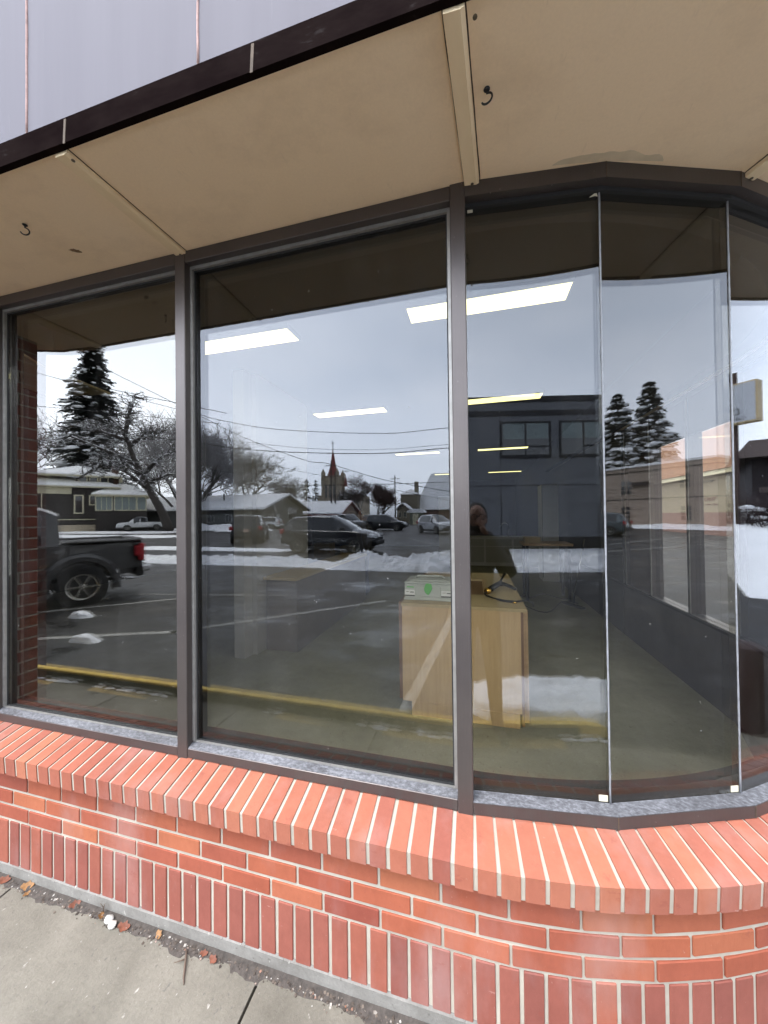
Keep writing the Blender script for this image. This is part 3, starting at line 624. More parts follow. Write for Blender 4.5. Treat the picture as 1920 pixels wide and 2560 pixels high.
snowfield('snow_bank', -4.8, 9.4, -8.7, -10.5, ridge(.34, .36, 1.9), 'slush', 'tall lumpy ploughed snow bank in front of the grey building', 360, 50)
snowfield('snow_strip', -30, -8.3, -13.4, -14.9, ridge(.14, .05, 1.2), 'snow', 'smooth snow strip behind the grey minivan and dark hatchback', 120, 10)
snowfield('snow_strip', 3.0, 10.4, -12.2, -15.6, ridge(.10, .05, 1.0), 'snow', 'smooth snow strip along the foot of the grey panel building', 60, 10)
snowfield('snow_bank', -40, -31, -37, -41, ridge(.9, .3, .6), 'snow', 'rounded snow heap under the grey shop window', 40, 16)
snowfield('snow_strip', -30.5, -24, -34, -37.5, ridge(.35, .15, .7), 'snow', 'snow strip in front of the gabled grey shop end', 40, 10)
snowfield('snow_strip', -60, -24, -22, -27, ridge(.10, .03, .5), 'snow', 'snow verge along the far side of the street', 80, 10)
snowfield('snow_strip', -60, -33, -29, -34, ridge(.16, .05, .5), 'snow', 'snow covered lawn before the dark house', 80, 10)
snowfield('snow_strip', 38.6, 42, -28, -12, ridge(.5, .1, .6), 'snow', 'narrow snow ridge along the beige building', 20, 60)
snowfield('snow_field', 8.7, 34, 1.0, 10.5, lambda x, y, u, v: -.03 + min(1, u * 14, v * 14) * (.35 + .9 * u + .18 * nz(x, y, .7) + .1 * abs(nz(x, y, 2.2, 2))), 'snow', 'deep lumpy snow on the lot below the pole sign', 120, 70)
def patch(x0, x1, y0, y1, h, lab, m='snow', s=3.):
    def f(x, y, u, v):
        d = 1 - math.hypot((u - .5) * 2, (v - .5) * 2) ** (4 if x1 - x0 > 1 else 1.6) + .45 * nz(x, y, s, 3); e = max(0, min(1, d * (4 if x1 - x0 > 1 else 1.5))); return -.03 + e * (h + .02 + h * .6 * nz(x, y, s, 8) + h * .55 * abs(nz(x, y, s * 4, 2)))
    return snowfield('snow_patch', x0, x1, y0, y1, f, m, lab, 44, 30)
patch(.25, 2.1, -1.45, -2.12, .10, 'white snow slab behind the end of the yellow kerb', 'snow', 2.2)
patch(-6.7, -6.2, -3.03, -3.27, .07, 'small snow clump on the asphalt near the truck wheel', 'slush', 5); patch(-5.36, -4.86, -2.18, -2.38, .06, 'flat snow chunk beside the nearest parking stripe', 'slush', 5)
mb = MB(); rng = random.Random(5)
for k in range(190):
    x = rng.uniform(-5, 1.2)
    if nz(x, 0, 1.1, 9) < .02: continue
    s_ = rng.uniform(.006, .020); mb.blob((x, -1.318 + rng.uniform(-.018, .02), .004 + s_ * .2), (s_ * 2.8, s_ * .8, s_ * .5), k, .5, 2, 8, 6)
tag(obj('slush', mb, M['slush'], None, True), 'thin broken line of slush at the foot of the yellow kerb', 'slush', kind='stuff')

# ------------------------------------------------------------------ shop interior
sheet('floor', [(-9, .13), (-.1, .13), (.8, .4), (1.5, .95), (1.9, 2.1), (1.92, 17), (-9, 17)], .004, M['floor'])
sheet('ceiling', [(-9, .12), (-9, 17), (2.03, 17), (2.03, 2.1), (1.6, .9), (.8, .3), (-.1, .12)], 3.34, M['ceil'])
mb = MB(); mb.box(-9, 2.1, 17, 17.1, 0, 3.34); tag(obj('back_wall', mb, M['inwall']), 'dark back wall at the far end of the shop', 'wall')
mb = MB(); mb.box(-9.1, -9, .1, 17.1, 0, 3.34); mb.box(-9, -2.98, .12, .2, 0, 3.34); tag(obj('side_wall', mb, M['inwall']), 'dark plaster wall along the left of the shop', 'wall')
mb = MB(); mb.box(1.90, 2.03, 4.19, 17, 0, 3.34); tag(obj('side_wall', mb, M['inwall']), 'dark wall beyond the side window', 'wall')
mb = MB(); mb.box(-2.72, -2.58, 2.30, 3.76, .005, 3.338, None, .004); mb.box(-2.579, -2.52, 2.45, 3.76, .005, 3.338); tag(obj('partition_wall', mb, M['drywall']), 'tall white drywall partition end inside the shop behind the widest pane', 'partition')
ctr = thing('counter', 'low mauve grey boxed counter with pale top beside the white partition', 'counter', (-2.3, 3, 0))
mb = MB(); mb.box(-2.5, -2.09, 2.62, 5.3, .004, .862); obj('body', mb, M['purple'], ctr); mb = MB(); mb.box(-2.519, -2.07, 2.57, 5.35, .8625, .90, None, .004); obj('top', mb, M['mdf'], ctr)
# lights
def lamp(x0, x1, y0, y1, lab):
    t = thing('ceiling_light', lab, 'ceiling light', ((x0 + x1) / 2, (y0 + y1) / 2, 3.30), group='ceiling lights')
    mb = MB(); mb.box(x0, x1, y0, y1, 3.298, 3.304); obj('diffuser', mb, M['lamp'], t)
    mb = MB()
    for a, b, c, d in ((x0 - .012, x1 + .012, y0 - .012, y0), (x0 - .012, x1 + .012, y1, y1 + .012), (x0 - .012, x0, y0, y1), (x1, x1 + .012, y0, y1)): mb.box(a, b, c, d, 3.296, 3.339)
    obj('frame', mb, M['inwall'], t)
lamp(-2.80, -1.60, 1.585, 1.81, 'lit ceiling strip light nearest the window, above the white partition'); lamp(-.52, .70, 1.585, 1.81, 'lit ceiling strip light nearest the window, crossing behind the thick mullion')
lamp(-2.55, -1.36, 4.04, 4.28, 'lit ceiling strip light in the second row, seen above the church spire'); lamp(-.30, .92, 4.04, 4.28, 'lit ceiling strip light in the second row, over the grey building roof')
lamp(.07, 1.28, 8.10, 8.34, 'lit ceiling strip light in the third row, crossing the grey building window'); lamp(-2.1, -.92, 8.10, 8.34, 'short looking lit ceiling strip light in the third row, left of the thick mullion')
lamp(.50, 1.72, 13.25, 13.48, 'thin looking lit ceiling strip light in the farthest row, right of the thick mullion'); lamp(-1.62, -.42, 13.25, 13.48, 'thin looking lit ceiling strip light in the farthest row, against the thick mullion')
# cabinet
cab = thing('island_cabinet', 'unfinished plywood kitchen island with a square sink cut-out', 'cabinet', (-.1, 2.4, 0))
mb = MB(); mb.box(-.60, .315, 1.635, 3.26, .115, .885); mb.box(-.525, .30, 1.632, 3.2, .006, .1145); obj('body', mb, M['ply'], cab)
mb = MB()
hx0, hx1, hy0, hy1 = -.42, .075, 2.06, 2.85
for a, b, c, d in ((-.605, .36, 1.628, hy0), (-.605, .36, hy1, 3.29), (-.605, hx0, hy0, hy1), (hx1, .36, hy0, hy1)): mb.box(a, b, c, d, .8855, .91)
obj('worktop', mb, M['mdf'], cab)
mb = MB(); mb.box(hx0 + .001, hx1 - .001, hy0 + .001, hy1 - .001, .8852, .8868); obj('sink_cutout', mb, M['plydark'], cab)
mb = MB(); mb.box(hx1 - .02, hx1 - .002, hy0 + .002, hy1 - .002, .887, .9115); mb.box(hx1 + .004, hx1 + .014, hy0 + .01, hy1 - .05, .9102, .9125); obj('cutout_rim', mb, M['crate'], cab)
mb = MB(); mb.box(-.632, -.606, 1.66, 3.2, .115, .91); obj('end_panel', mb, M['plydark'], cab); mb = MB(); mb.box(.317, .335, 1.645, 3.25, .02, .884); obj('end_panel', mb, M['plydark'], cab)
mb = MB(); mb.box(.336, .375, 1.70, 3.25, .02, .884, None, .004); obj('side_panel', mb, M['crate'], cab)
box_ = thing('tool_case', 'pale grey plastic tool case with green latch on the plywood island', 'tool case', (-.38, 1.9, .91))
mb = MB(); mb.box(-.598, -.19, 1.74, 2.03, .9105, 1.045, None, .008); mb.box(-.60, -.188, 1.735, 2.035, 1.047, 1.066, None, .008); mb.box(-.56, -.23, 1.78, 1.99, 1.066, 1.075, None, .004)
mb.box(-.50, -.29, 1.731, 1.739, .945, 1.03, None, .003); mb.box(-.602, -.50, 1.732, 1.738, .915, .930); mb.box(-.29, -.186, 1.732, 1.738, .915, .930); obj('shell', mb, M['plastic'], box_)
mb = MB(); pts = [(.032 * math.cos(a) * (1 + .1 * math.sin(2 * a)), .046 * math.sin(a) * (1 + .12 * math.sin(3 * a))) for a in (2 * math.pi * i / 20 for i in range(20))]; mb.prism(pts, .0, .008, T(-.395, 1.731, 1.015) @ Matrix.Rotation(math.pi / 2, 4, 'X')); obj('latch', mb, M['green'], box_)
for x in (-.55, -.245):
    mb = MB(); mb.box(x - .042, x + .042, 1.7285, 1.7315, .955, 1.0); lb = obj('label', mb, M['plasticw'], box_)
    mb = MB(); mb.box(x - .042, x + .042, 1.7265, 1.7283, .948, .957); mb.box(x + .004, x + .034, 1.7265, 1.7283, .977, .984); mb.box(x - .03, x - .006, 1.7265, 1.7283, .982, .985); obj('print', mb, M['dgrey'], lb)
mb = MB(); mb.box(-.575, -.515, 1.7285, 1.7315, 1.019, 1.027); obj('green_mark', mb, M['green'], box_)
mb = MB(); mb.tube([(-.52, 1.86, 1.08), (-.50, 1.86, 1.098), (-.29, 1.86, 1.098), (-.27, 1.86, 1.08)], .008, 8); obj('handle', mb, M['plastic'], box_, True)
fau = thing('kitchen_faucet', 'black pull-out faucet with brass collar lying on the plywood worktop', 'faucet', (.2, 2.2, .91))
mb = MB(); mb.tube([(.10, 2.13, .935), (.13, 2.2, .945), (.19, 2.33, .955), (.225, 2.42, .96)], [.026, .027, .024, .02], 12); mb.tube([(.20, 2.36, .952), (.25, 2.4, .95), (.31, 2.36, .935), (.345, 2.3, .925)], [.018, .019, .017, .013], 10); obj('spout', mb, M['black'], fau, True)
mb = MB(); mb.tube([(.215, 2.4, .965), (.25, 2.55, .99), (.275, 2.68, 1.0), (.285, 2.72, .995)], [.010, .009, .014, .012], 8); obj('lever', mb, M['black'], fau, True)
mb = MB(); mb.tube([(.085, 2.10, .933), (.10, 2.135, .936)], [.028, .028], 14); obj('collar', mb, M['gold'], fau, True)
mb = MB(); mb.tube([(.09, 2.11, .93), (.06, 2.06, .925), (.08, 1.98, .92), (.15, 1.90, .918), (.22, 1.85, .918), (.30, 1.82, .92), (.38, 1.84, .93), (.44, 1.9, .90), (.45, 1.95, .86)], .0065, 8); mb.tube([(.07, 2.02, .922), (.18, 1.84, .918), (.29, 1.79, .918)], .0055, 8); obj('hose', mb, M['black'], fau, True)
mb = MB(); mb.tube([(.275, 1.797, .918), (.30, 1.787, .918)], .009, 10); obj('fitting', mb, M['gold'], fau, True)
sq = thing('floor_squeegee', 'long handled floor squeegee standing on the shop floor', 'squeegee', (1.63, 5.7, 0))
mb = MB(); mb.tube([(1.70, 5.86, .16), (1.93, 5.93, 1.24)], [.012, .012], 8); obj('handle', mb, M['chrome'], sq, True)
mb = MB(); mb.tube([(1.66, 5.74, .03), (1.70, 5.86, .16)], [.022, .018], 8); mb.box(-.24, .24, -.04, .04, .004, .035, T(1.62, 5.62, 0, R(-62))); obj('head', mb, M['blkplastic'], sq)
mb = MB(); mb.tube([(.45, 1.95, .012)] + [(.45 + .1 * i, 5.0 + .25 * math.sin(i * .8), .012) for i in range(13)], .006, 6)
mb = MB(); mb.tube([(.42 + .095 * i, 5.5 + .45 * math.sin(i * .55 + 1), .012) for i in range(15)], .007, 6); mb.tube([(.5 + .09 * i, 6.3 + .2 * math.sin(i * .9), .012) for i in range(14)], .007, 6); tag(obj('extension_cord', mb, M['black'], None, True), 'black extension cord looping over the shop floor to the squeegee', 'cord')
tc = thing('tall_cabinet', 'tall white unfinished cabinet standing deep in the shop', 'tall cabinet', (1.8, 8.2, 0))
mb = MB(); mb.box(1.53, 2.03 - .06, 7.95, 8.5, .006, 2.33, None, .01); obj('body', mb, M['white'], tc); mb = MB(); mb.box(1.535, 1.545, 7.944, 7.95, .1, 2.3); obj('door_gap', mb, M['dgrey'], tc)
wb = thing('work_table', 'rough wooden work table with a board on trestles inside the shop', 'work table', (1.2, 6, 0))
mb = MB(); mb.box(.85, 1.70, 5.85, 6.5, 1.03, 1.075); obj('top', mb, M['crate'], wb)
for x in (.9, 1.62):
    for y in (5.9, 6.42): mb = MB(); mb.box(x, x + .05, y, y + .05, .004, 1.03); obj('leg', mb, M['blkplastic'], wb)
mb = MB(); mb.box(.90, 1.17, 5.95, 6.3, 1.076, 1.19); tag(obj('cardboard_box', mb, M['mdf']), 'small open cardboard box on the rough work table', 'box')
kc = thing('base_cabinet', 'row of white base cabinets with drawers far back in the shop', 'base cabinet', (.7, 10.6, 0))
mb = MB(); mb.box(-.6, 1.95, 10.4, 11, .006, .88); obj('body', mb, M['white'], kc); mb = MB(); mb.box(-.62, 1.96, 10.37, 11.02, .881, .92); obj('worktop', mb, M['white'], kc)
for x in (-.55, .28, 1.12):
    mb = MB(); mb.box(x, x + .78, 10.385, 10.399, .63, .85); obj('drawer', mb, M['drywall'], kc); mb = MB(); mb.box(x, x + .78, 10.385, 10.399, .12, .61); obj('door', mb, M['drywall'], kc)
mb = MB(); mb.tube([(1.0, 10.7, .92), (1.0, 10.7, 1.25)] + [(1.0 - .11 + .11 * math.cos(a), 10.7, 1.25 + .11 * math.sin(a)) for a in (math.pi * i / 10 for i in range(11))], .014, 8); tag(obj('kitchen_faucet', mb, M['chrome'], None, True), 'shiny steel gooseneck faucet on the far white cabinets', 'faucet')
mb = MB(); mb.box(-1.3, -.7, 11.5, 12.1, .006, 2.3, None, .01); tag(obj('tall_cabinet', mb, M['white']), 'pale tall cabinet far back left of the base cabinets', 'tall cabinet')
for x, y, s_, lab, m in ((-6.2, 11.5, .5, 'brown cardboard box on the shop floor behind the dark hatchback reflection', 'mdf'), (-5.3, 12.0, .38, 'small brown cardboard box right of the larger cardboard box', 'mdf')):
    mb = MB(); mb.box(x, x + s_ * 1.4, y, y + s_, .006, s_ * 1.15, None, .006); tag(obj('cardboard_box', mb, M[m]), lab, 'box')

# ------------------------------------------------------------------ buildings across the lot
def gable(mb, x0, x1, y0, y1, ze, zr, axis='x', oh=.5, th=.14, mi=0):
    """pitched roof slab with overhang"""
    if axis == 'x':
        ym = (y0 + y1) / 2; k = (zr - ze) / (ym - y0); a = y0 - oh; b = y1 + oh; za = ze - k * oh
        for yy, zz in ((a, za), (b, za)):
            mb.loft([[Vector((x, yy, zz)), Vector((x, ym, zr)), Vector((x, ym, zr + th)), Vector((x, yy, zz + th))] for x in (x0 - oh, x1 + oh)], mi=mi)
    else:
        xm = (x0 + x1) / 2; k = (zr - ze) / (xm - x0); za = ze - k * oh
        for xx in (x0 - oh, x1 + oh):
            mb.loft([[Vector((xx, y, za)), Vector((xm, y, zr)), Vector((xm, y, zr + th)), Vector((xx, y, za + th))] for y in (y0 - oh, y1 + oh)], mi=mi)
def house_walls(mb, x0, x1, y0, y1, ze, zr, axis='x'):
    mb.box(x0, x1, y0, y1, -.05, ze)
    if zr > ze:
        if axis == 'x':
            for xx in (x0, x1): mb.loft([[Vector((q, y0, ze)), Vector((q, y1, ze)), Vector((q, (y0 + y1) / 2, zr - .02))] for q in (xx - .01, xx + .01)])
        else:
            for yy in (y0, y1): mb.loft([[Vector((x0, q, ze)), Vector((x1, q, ze)), Vector(((x0 + x1) / 2, q, zr - .02))] for q in (yy - .01, yy + .01)])
def window(par, F, w, h, fm, gm, fw=.08, bars=(1, 1), local=True, depth=.06):
    """window standing on the outer wall face: local x along wall, -y outwards, z up from the sill"""
    mb = MB()
    mb.box(-w / 2 - fw, w / 2 + fw, -depth, .02, h, h + fw, F); mb.box(-w / 2 - fw, w / 2 + fw, -depth - .02, .02, -fw, 0, F); mb.box(-w / 2 - fw, -w / 2, -depth, .02, 0, h, F); mb.box(w / 2, w / 2 + fw, -depth, .02, 0, h, F)
    for i in range(1, bars[0]): x = -w / 2 + w * i / bars[0]; mb.box(x - fw * .3, x + fw * .3, -depth + .01, .01, 0, h, F)
    for i in range(1, bars[1]): z = h * i / bars[1]; mb.box(-w / 2, w / 2, -depth + .012, .008, z - fw * .3, z + fw * .3, F)
    f = obj('window', mb, fm, par, local=local); mb = MB(); mb.box(-w / 2, w / 2, -.02, -.005, 0, h, F); obj('pane', mb, gm, f, local=local); return f
# grey gabled shop
b = thing('grey_shop', 'low grey shop with snowy gable roof facing the parking lot', 'shop', (-36, -48, 0))
mb = MB(); house_walls(mb, -62, -29, -54, -42.2, 3.0, 5.0); obj('wall', mb, M['greyside'], b)
mb = MB(); gable(mb, -62, -29, -54, -42.2, 3.05, 5.05, 'x', .9, .28); rf = obj('roof', mb, M['snow'], b); mb = MB(); gable(mb, -62, -28.95, -54, -42.2, 2.93, 4.93, 'x', .93, .12); obj('fascia_board', mb, M['greyside'], rf)
mb = MB(); mb.tube([(-37.6, -45, 4.3), (-37.6, -45, 5.3)], .12, 8); obj('vent_pipe', mb, M['dgrey'], rf)
for x in (-34.6, -32.1, -37.6): window(b, T(x, -42.2, 1.05, math.pi), 1.0, .95, M['white'], M['wing'], .07, (2, 1), False)
for y, z, w, h in ((-44.2, .9, 1.3, 1.1), (-50.4, 1.1, 2.4, 2.0)): window(b, T(-29, y, z, R(90)), w, h, M['white'], M['wing'], .09, (2, 1), False)
mb = MB(); mb.box(-28.99, -28.94, -46.6, -45.6, 0, 2.05); obj('door', mb, M['white'], b)
mb = MB(); mb.prism([(-.5, 0), (.5, 0), (.42, 1.6)], 0, .05, T(-28.98, -45.4, 2.6, R(90)) @ Matrix.Rotation(math.pi / 2, 4, 'X')); obj('emblem', mb, M['stop'], b)
b = thing('beige_shop', 'small beige building with snowy roof and red eaves behind the grey shop', 'shop', (-27, -60, 0))
mb = MB(); house_walls(mb, -36, -23, -66, -56, 2.2, 4.3, 'x'); obj('wall', mb, M['beige'], b); mb = MB(); gable(mb, -36, -23, -66, -56, 2.25, 4.35, 'x', .6, .25); rf = obj('roof', mb, M['snow'], b); mb = MB(); gable(mb, -36, -22.95, -66, -56, 2.12, 4.24, 'x', .63, .1); obj('eave', mb, M['redtrim'], rf)
# church with red spire
b = thing('stone_church', 'pale stone church tower with tall red spire and cross far off', 'church', (-78, -184, 0))
mb = MB(); mb.box(-82.6, -73.7, -189, -180, 0, 24.5); 
for x in (-82.3, -74.0):
    for y in (-180.2, -188.8): mb.box(x - .9, x + .9, y - .9, y + .9, 0, 26.5); mb.lathe([(.9, 26.5), (.05, 28.6)], 6, T(x, y))
mb.box(-90, -66, -215, -189, 0, 14)
obj('wall', mb, M['limestone'], b)
mb = MB(); mb.lathe([(3.0, 24.4), (2.5, 26.8), (1.6, 31), (.12, 40.2)], 8, T(-78.2, -184.5)); sp = obj('spire', mb, M['spire'], b)
mb = MB(); mb.box(-78.35, -78.05, -184.6, -184.4, 40, 44.6); mb.box(-79.0, -77.4, -184.6, -184.4, 42.9, 43.3); obj('cross', mb, M['dgrey'], sp)
mb = MB(); mb.lathe([(1.3, 18.5), (.9, 20), (.05, 25.5)], 6, T(-71.2, -186)); obj('small_spire', mb, M['spire'], b)
for x in (-80.6, -78.2, -75.8): window(b, T(x, -180, 12, math.pi), 1.1, 7.5, M['limestone'], M['wing'], .3, (1, 3), False)
b = thing('steep_roof_hall', 'large hall with very steep snow covered roof and dark walls', 'hall', (-6, -92, 0))
mb = MB(); mb.box(-14.0, 6, -100, -85.6, 0, 3.1); obj('wall', mb, M['oldbrick'], b)
mb = MB(); mb.loft([[Vector((-15, -85, 3.0)), Vector((8, -85, 3.0)), Vector((8, -100, 3.0)), Vector((-15, -100, 3.0))], [Vector((-11.2, -90.5, 12.5)), Vector((6, -90.5, 12.5)), Vector((6, -94.5, 12.5)), Vector((-11.2, -94.5, 12.5))]]); obj('roof', mb, M['snow'], b)
b = thing('cream_tower_house', 'cream stucco house with square chimney and snowy roofs beside the steep hall', 'house', (-16, -80, 0))
mb = MB(); mb.box(-17.6, -13.5, -88, -82, 0, 6.7); mb.box(-17.0, -14.4, -79, -75.2, 0, 3.2); obj('wall', mb, M['creamwall'], b)
mb = MB(); mb.loft([[Vector((-18, -82 + .4, 6.7)), Vector((-13.1, -81.6, 6.7)), Vector((-13.1, -88.4, 6.7)), Vector((-18, -88.4, 6.7))], [Vector((-15.6, -84.5, 8.2)), Vector((-15.4, -84.5, 8.2)), Vector((-15.4, -85.5, 8.2)), Vector((-15.6, -85.5, 8.2))]]); gable(mb, -17, -14.4, -79, -75.2, 3.2, 4.3, 'y', .4, .2); rf = obj('roof', mb, M['snow'], b)
mb = MB(); mb.box(-14.3, -13.4, -83.6, -82.6, 6.7, 9.8); obj('chimney', mb, M['creamwall'], rf)
for x in (-16.3, -15.2): window(b, T(x, -75.2, 1.3, math.pi), .6, 1.1, M['cream'], M['wing'], .1, (1, 1), False)
b = thing('arched_kiosk', 'small green kiosk with arched snowy roof and pale door', 'kiosk', (-10.4, -62, 0))
mb = MB(); mb.box(-11.5, -9.2, -63, -60.5, 0, 2.15); obj('wall', mb, simple('sage_green_wall', (.16, .17, .13), .8), b); mb = MB(); mb.loft([[Vector((-10.35 + 1.6 * math.cos(a), y, 2.1 + .75 * math.sin(a))) for a in (math.pi * i / 12 for i in range(13))] for y in (-63.3, -60.1)]); obj('roof', mb, M['snow'], b); mb = MB(); mb.box(-10.9, -9.9, -60.5, -60.45, 0, 1.9); obj('door', mb, M['cream'], b)
# dark house
hs = thing('dark_house', 'dark shingled two storey house with cream trim and snowy hip roofs', 'house', (-51.5, -36.5, 0), R(138))
# local frame: x to the reflected right is -x after rotation; front at y = 0 facing -y
def hip(mb, x0, x1, y0, y1, ze, zr, ins, th=.3):
    r0 = [Vector((x0, y0, ze)), Vector((x1, y0, ze)), Vector((x1, y1, ze)), Vector((x0, y1, ze))]; i2 = (y1 - y0) / 2 * .98
    mb.loft([r0, [v + Vector((0, 0, th)) for v in r0], [Vector((x0 + ins, y0 + i2, zr)), Vector((x1 - ins, y0 + i2, zr)), Vector((x1 - ins, y1 - i2, zr)), Vector((x0 + ins, y1 - i2, zr))]])
hs.location = (-50.4, -35, 0); hs.rotation_euler = (0, 0, R(128.8))          # local x runs against the street, local -y faces the lot
mb = MB(); mb.box(-2.4, 9, 0, 9, 0, 6.0); mb.box(-2.2, 1.9, 1.2, 7.5, 5.9, 7.6); mb.box(-6.0, -.3, -1.2, 6, 0, 4.9); obj('wall', mb, M['shingle'], hs, local=True)
mb = MB(); hip(mb, -3.0, 9.6, -.7, 9.4, 6.05, 7.9, 3.8, .16); hip(mb, -3.2, 6.2, .2, 8.6, 7.62, 9.3, 4.2, .16); hip(mb, -6.6, .1, -1.9, 6.5, 4.95, 6.8, 3.0, .16); rf = obj('roof', mb, M['snow'], hs, local=True)
mb = MB(); mb.box(-3.02, 9.62, -.72, 9.42, 5.88, 6.04); mb.box(-3.22, 6.22, .18, 8.62, 7.46, 7.61); mb.box(-6.62, .12, -1.92, 6.52, 4.78, 4.94); mb.box(2.2, 9.01, -.06, -.01, 5.0, 5.85); mb.box(5.0, 5.12, -.06, -.01, 1.6, 5.0); mb.box(-2.4, 9.02, -.05, -.01, 1.55, 1.68); obj('cream_trim', mb, M['cream'], hs, local=True)
mb = MB(); mb.box(-2.75, -1.95, 2, 3, 6.0, 9.3); obj('chimney', mb, M['oldbrick'], rf, local=True)
for x in (-1.2, 0, 1.2): window(hs, T(x * .95, 1.2, 6.55), .75, .85, M['cream'], M['wing'], .13, (1, 1))
window(hs, T(1.48, 0, 2.55), .7, 2.2, M['cream'], M['wing'], .16, (1, 1)); window(hs, T(.0, -1.2 if False else 0, 3.65), .6, 1.1, M['cream'], M['wing'], .14, (1, 1))
for x, w, n_ in ((-1.2, 1.6, 3), (-3.55, 2.3, 3), (-5.4, .9, 1)): window(hs, T(x, -1.2, 2.9), w, 1.75, M['cream'], M['blind'], .14, (n_, 1))
mb = MB(); mb.box(-2.4, 9, -.35, -.02, 0, .9); obj('stone_base', mb, M['limestone'], hs, local=True)
# grey panel building
gb = thing('grey_panel_building', 'two storey slate grey panel building with black framed windows across the lot', 'building', (8, -16, 0))
mb = MB(); mb.box(.9, 16, -30, -16, .5, 7.1); obj('wall', mb, M['modern'], gb)
mb = MB(); mb.box(.8, 16.1, -30.1, -15.92, 7.1, 7.34); mb.box(.88, 16.02, -16.0, -15.95, 6.42, 6.66); mb.box(.95, 15.95, -29.9, -16.03, -.05, .5); obj('dark_band', mb, M['modband'], gb)
mb = MB()
for x in (4.88, 10.2, 13.4): mb.box(x - .02, x + .02, -16.002, -15.992, .5, 6.42)
mb.box(.9, 16, -16.002, -15.991, 3.0, 3.04); obj('panel_joint', mb, M['joint'], gb)
for x0, x1 in ((4.92, 7.28), (7.75, 9.98), (11, 13.2)):
    f = window(gb, T((x0 + x1) / 2, -16, 4.5, math.pi), x1 - x0 - .1, 1.55, M['modband'], M['wing'], .08, (2, 1), False)
    mb = MB(); xm = (x0 + x1) / 2; mb.box(x0 + .1, xm - .06, -15.99, -15.975, 5.28, 6.04); mb.box(xm + .06, x1 - .1, -15.99, -15.975, 5.28, 6.04); obj('blind', mb, M['blind'], f)
    mb = MB(); mb.box(xm, x1 - .05, -15.96, -15.93, 4.88, 4.94); mb.box(x0, x1, -15.97, -15.9, 4.36, 4.44); obj('transom', mb, M['modband'], f)
mb = MB(); mb.tube([(7.1, -17, 7.3), (7.1, -17, 7.75)], .1, 8); mb.tube([(7.1, -17, 7.75), (7.1, -17, 7.82)], .15, 8); obj('roof_vent', mb, M['dgrey'], gb)
# beige building
bb = thing('beige_brick_building', 'two storey beige brick building with flat snowy roof edge', 'building', (43, -24, 0))
mb = MB(); mb.box(41.3, 46, -42, -16.6, 0, 6.75); obj('wall', mb, M['beige'], bb)
mb = MB(); mb.box(41.15, 46.1, -42, -16.45, 6.76, 6.98); obj('snow_cap', mb, M['snow'], bb); mb = MB(); mb.box(41.22, 46.05, -42, -16.52, 6.2, 6.3); mb.box(41.26, 46.04, -42, -16.56, 3.1, 3.2); obj('string_course', mb, M['shingle'], bb)
for y, z, w, h in ((-24.85, 3.75, 1.2, 1.5), (-24.95, 1.0, 1.0, 1.3), (-19.15, 4.1, .9, 1.4), (-19.1, .85, .9, 1.4), (-29, 3.75, 1.2, 1.5), (-33, 3.75, 1.2, 1.5)): window(bb, T(41.3, y, z, R(-90)), w, h, M['beige'], M['wing'], .14, (2, 3), False)
for x, z in ((43.4, 3.8), (43.4, .9)): window(bb, T(x, -16.6, z, math.pi), 1.1, 1.5, M['beige'], M['wing'], .14, (2, 3), False)
mb = MB(); mb.box(40.9, 41.28, -24.1, -22.5, 4.6, 5.05, None, .03); obj('awning_box', mb, M['darkbrown'], bb)
# brown building and shrub beyond the sign
b = thing('brown_building', 'dark brown building with heavy overhanging metal roof edge behind the snowy shrub', 'building', (45, 9, 0))
mb = MB(); mb.box(42, 58, 4.6, 22, 0, 6.2); obj('wall', mb, M['darkbrown'], b); mb = MB(); mb.loft([[Vector((40, 3.4, 6.0)), Vector((40, 24, 6.0)), Vector((60, 24, 6.0)), Vector((60, 3.4, 6.0))], [Vector((40.3, 4.3, 7.4)), Vector((40.3, 24, 7.4)), Vector((60, 24, 7.4)), Vector((60, 4.3, 7.4))]]); obj('roof', mb, M['brownwall'], b)
mb = MB(); mb.box(41.2, 42, 5, 20, 3.2, 3.6); obj('canopy_beam', mb, M['brownwall'], b)
# pole sign
ps = thing('pole_sign', 'white box sign with tan frame on a tall brown steel post', 'sign', (24.5, 2.15, 0))
mb = MB(); mb.box(24.42, 24.74, 2.03, 2.33, -.05, 8.7); obj('post', mb, M['brownsteel'], ps)
FS = T(23.55, 2.92, 6.0, R(25)) @ Matrix.Rotation(R(-90), 4, 'Z')          # x along the face to the right of a reader, -y to the reader
mb = MB(); mb.box(0, 3.1, 0, .55, 0, 2.0, FS, .02); bx = obj('sign_box', mb, M['tanmetal'], ps); mb = MB(); mb.box(.07, 3.03, -.012, -.002, .07, 1.93, FS); obj('sign_face', mb, M['signface'], ps)
def text(name, s_, size, F, m, par, ext=.004, shear=0., sx=1.):
    cu = bpy.data.curves.new(name, 'FONT'); cu.body = s_; cu.size = size; cu.extrude = ext; cu.shear = shear; cu.resolution_u = 4; cu.materials.append(m)
    o = bpy.data.objects.new(name, cu); C.objects.link(o)
    F = Matrix.Translation(-Vector(par.location)) @ F
    dg = bpy.context.evaluated_depsgraph_get(); me = bpy.data.meshes.new_from_object(o.evaluated_get(dg)); bpy.data.objects.remove(o); o = bpy.data.objects.new(name, me); C.objects.link(o); o.parent = par
    o.matrix_basis = F @ Matrix.Rotation(math.pi / 2, 4, 'X') @ Matrix.Diagonal((sx, 1, 1, 1)); return o
text('lettering', 'D', .46, FS @ T(.62, -.02, .42), M['black'], ps); text('lettering', 'Cabinets', .24, FS @ T(.42, -.016, .16), M['dgrey'], ps)
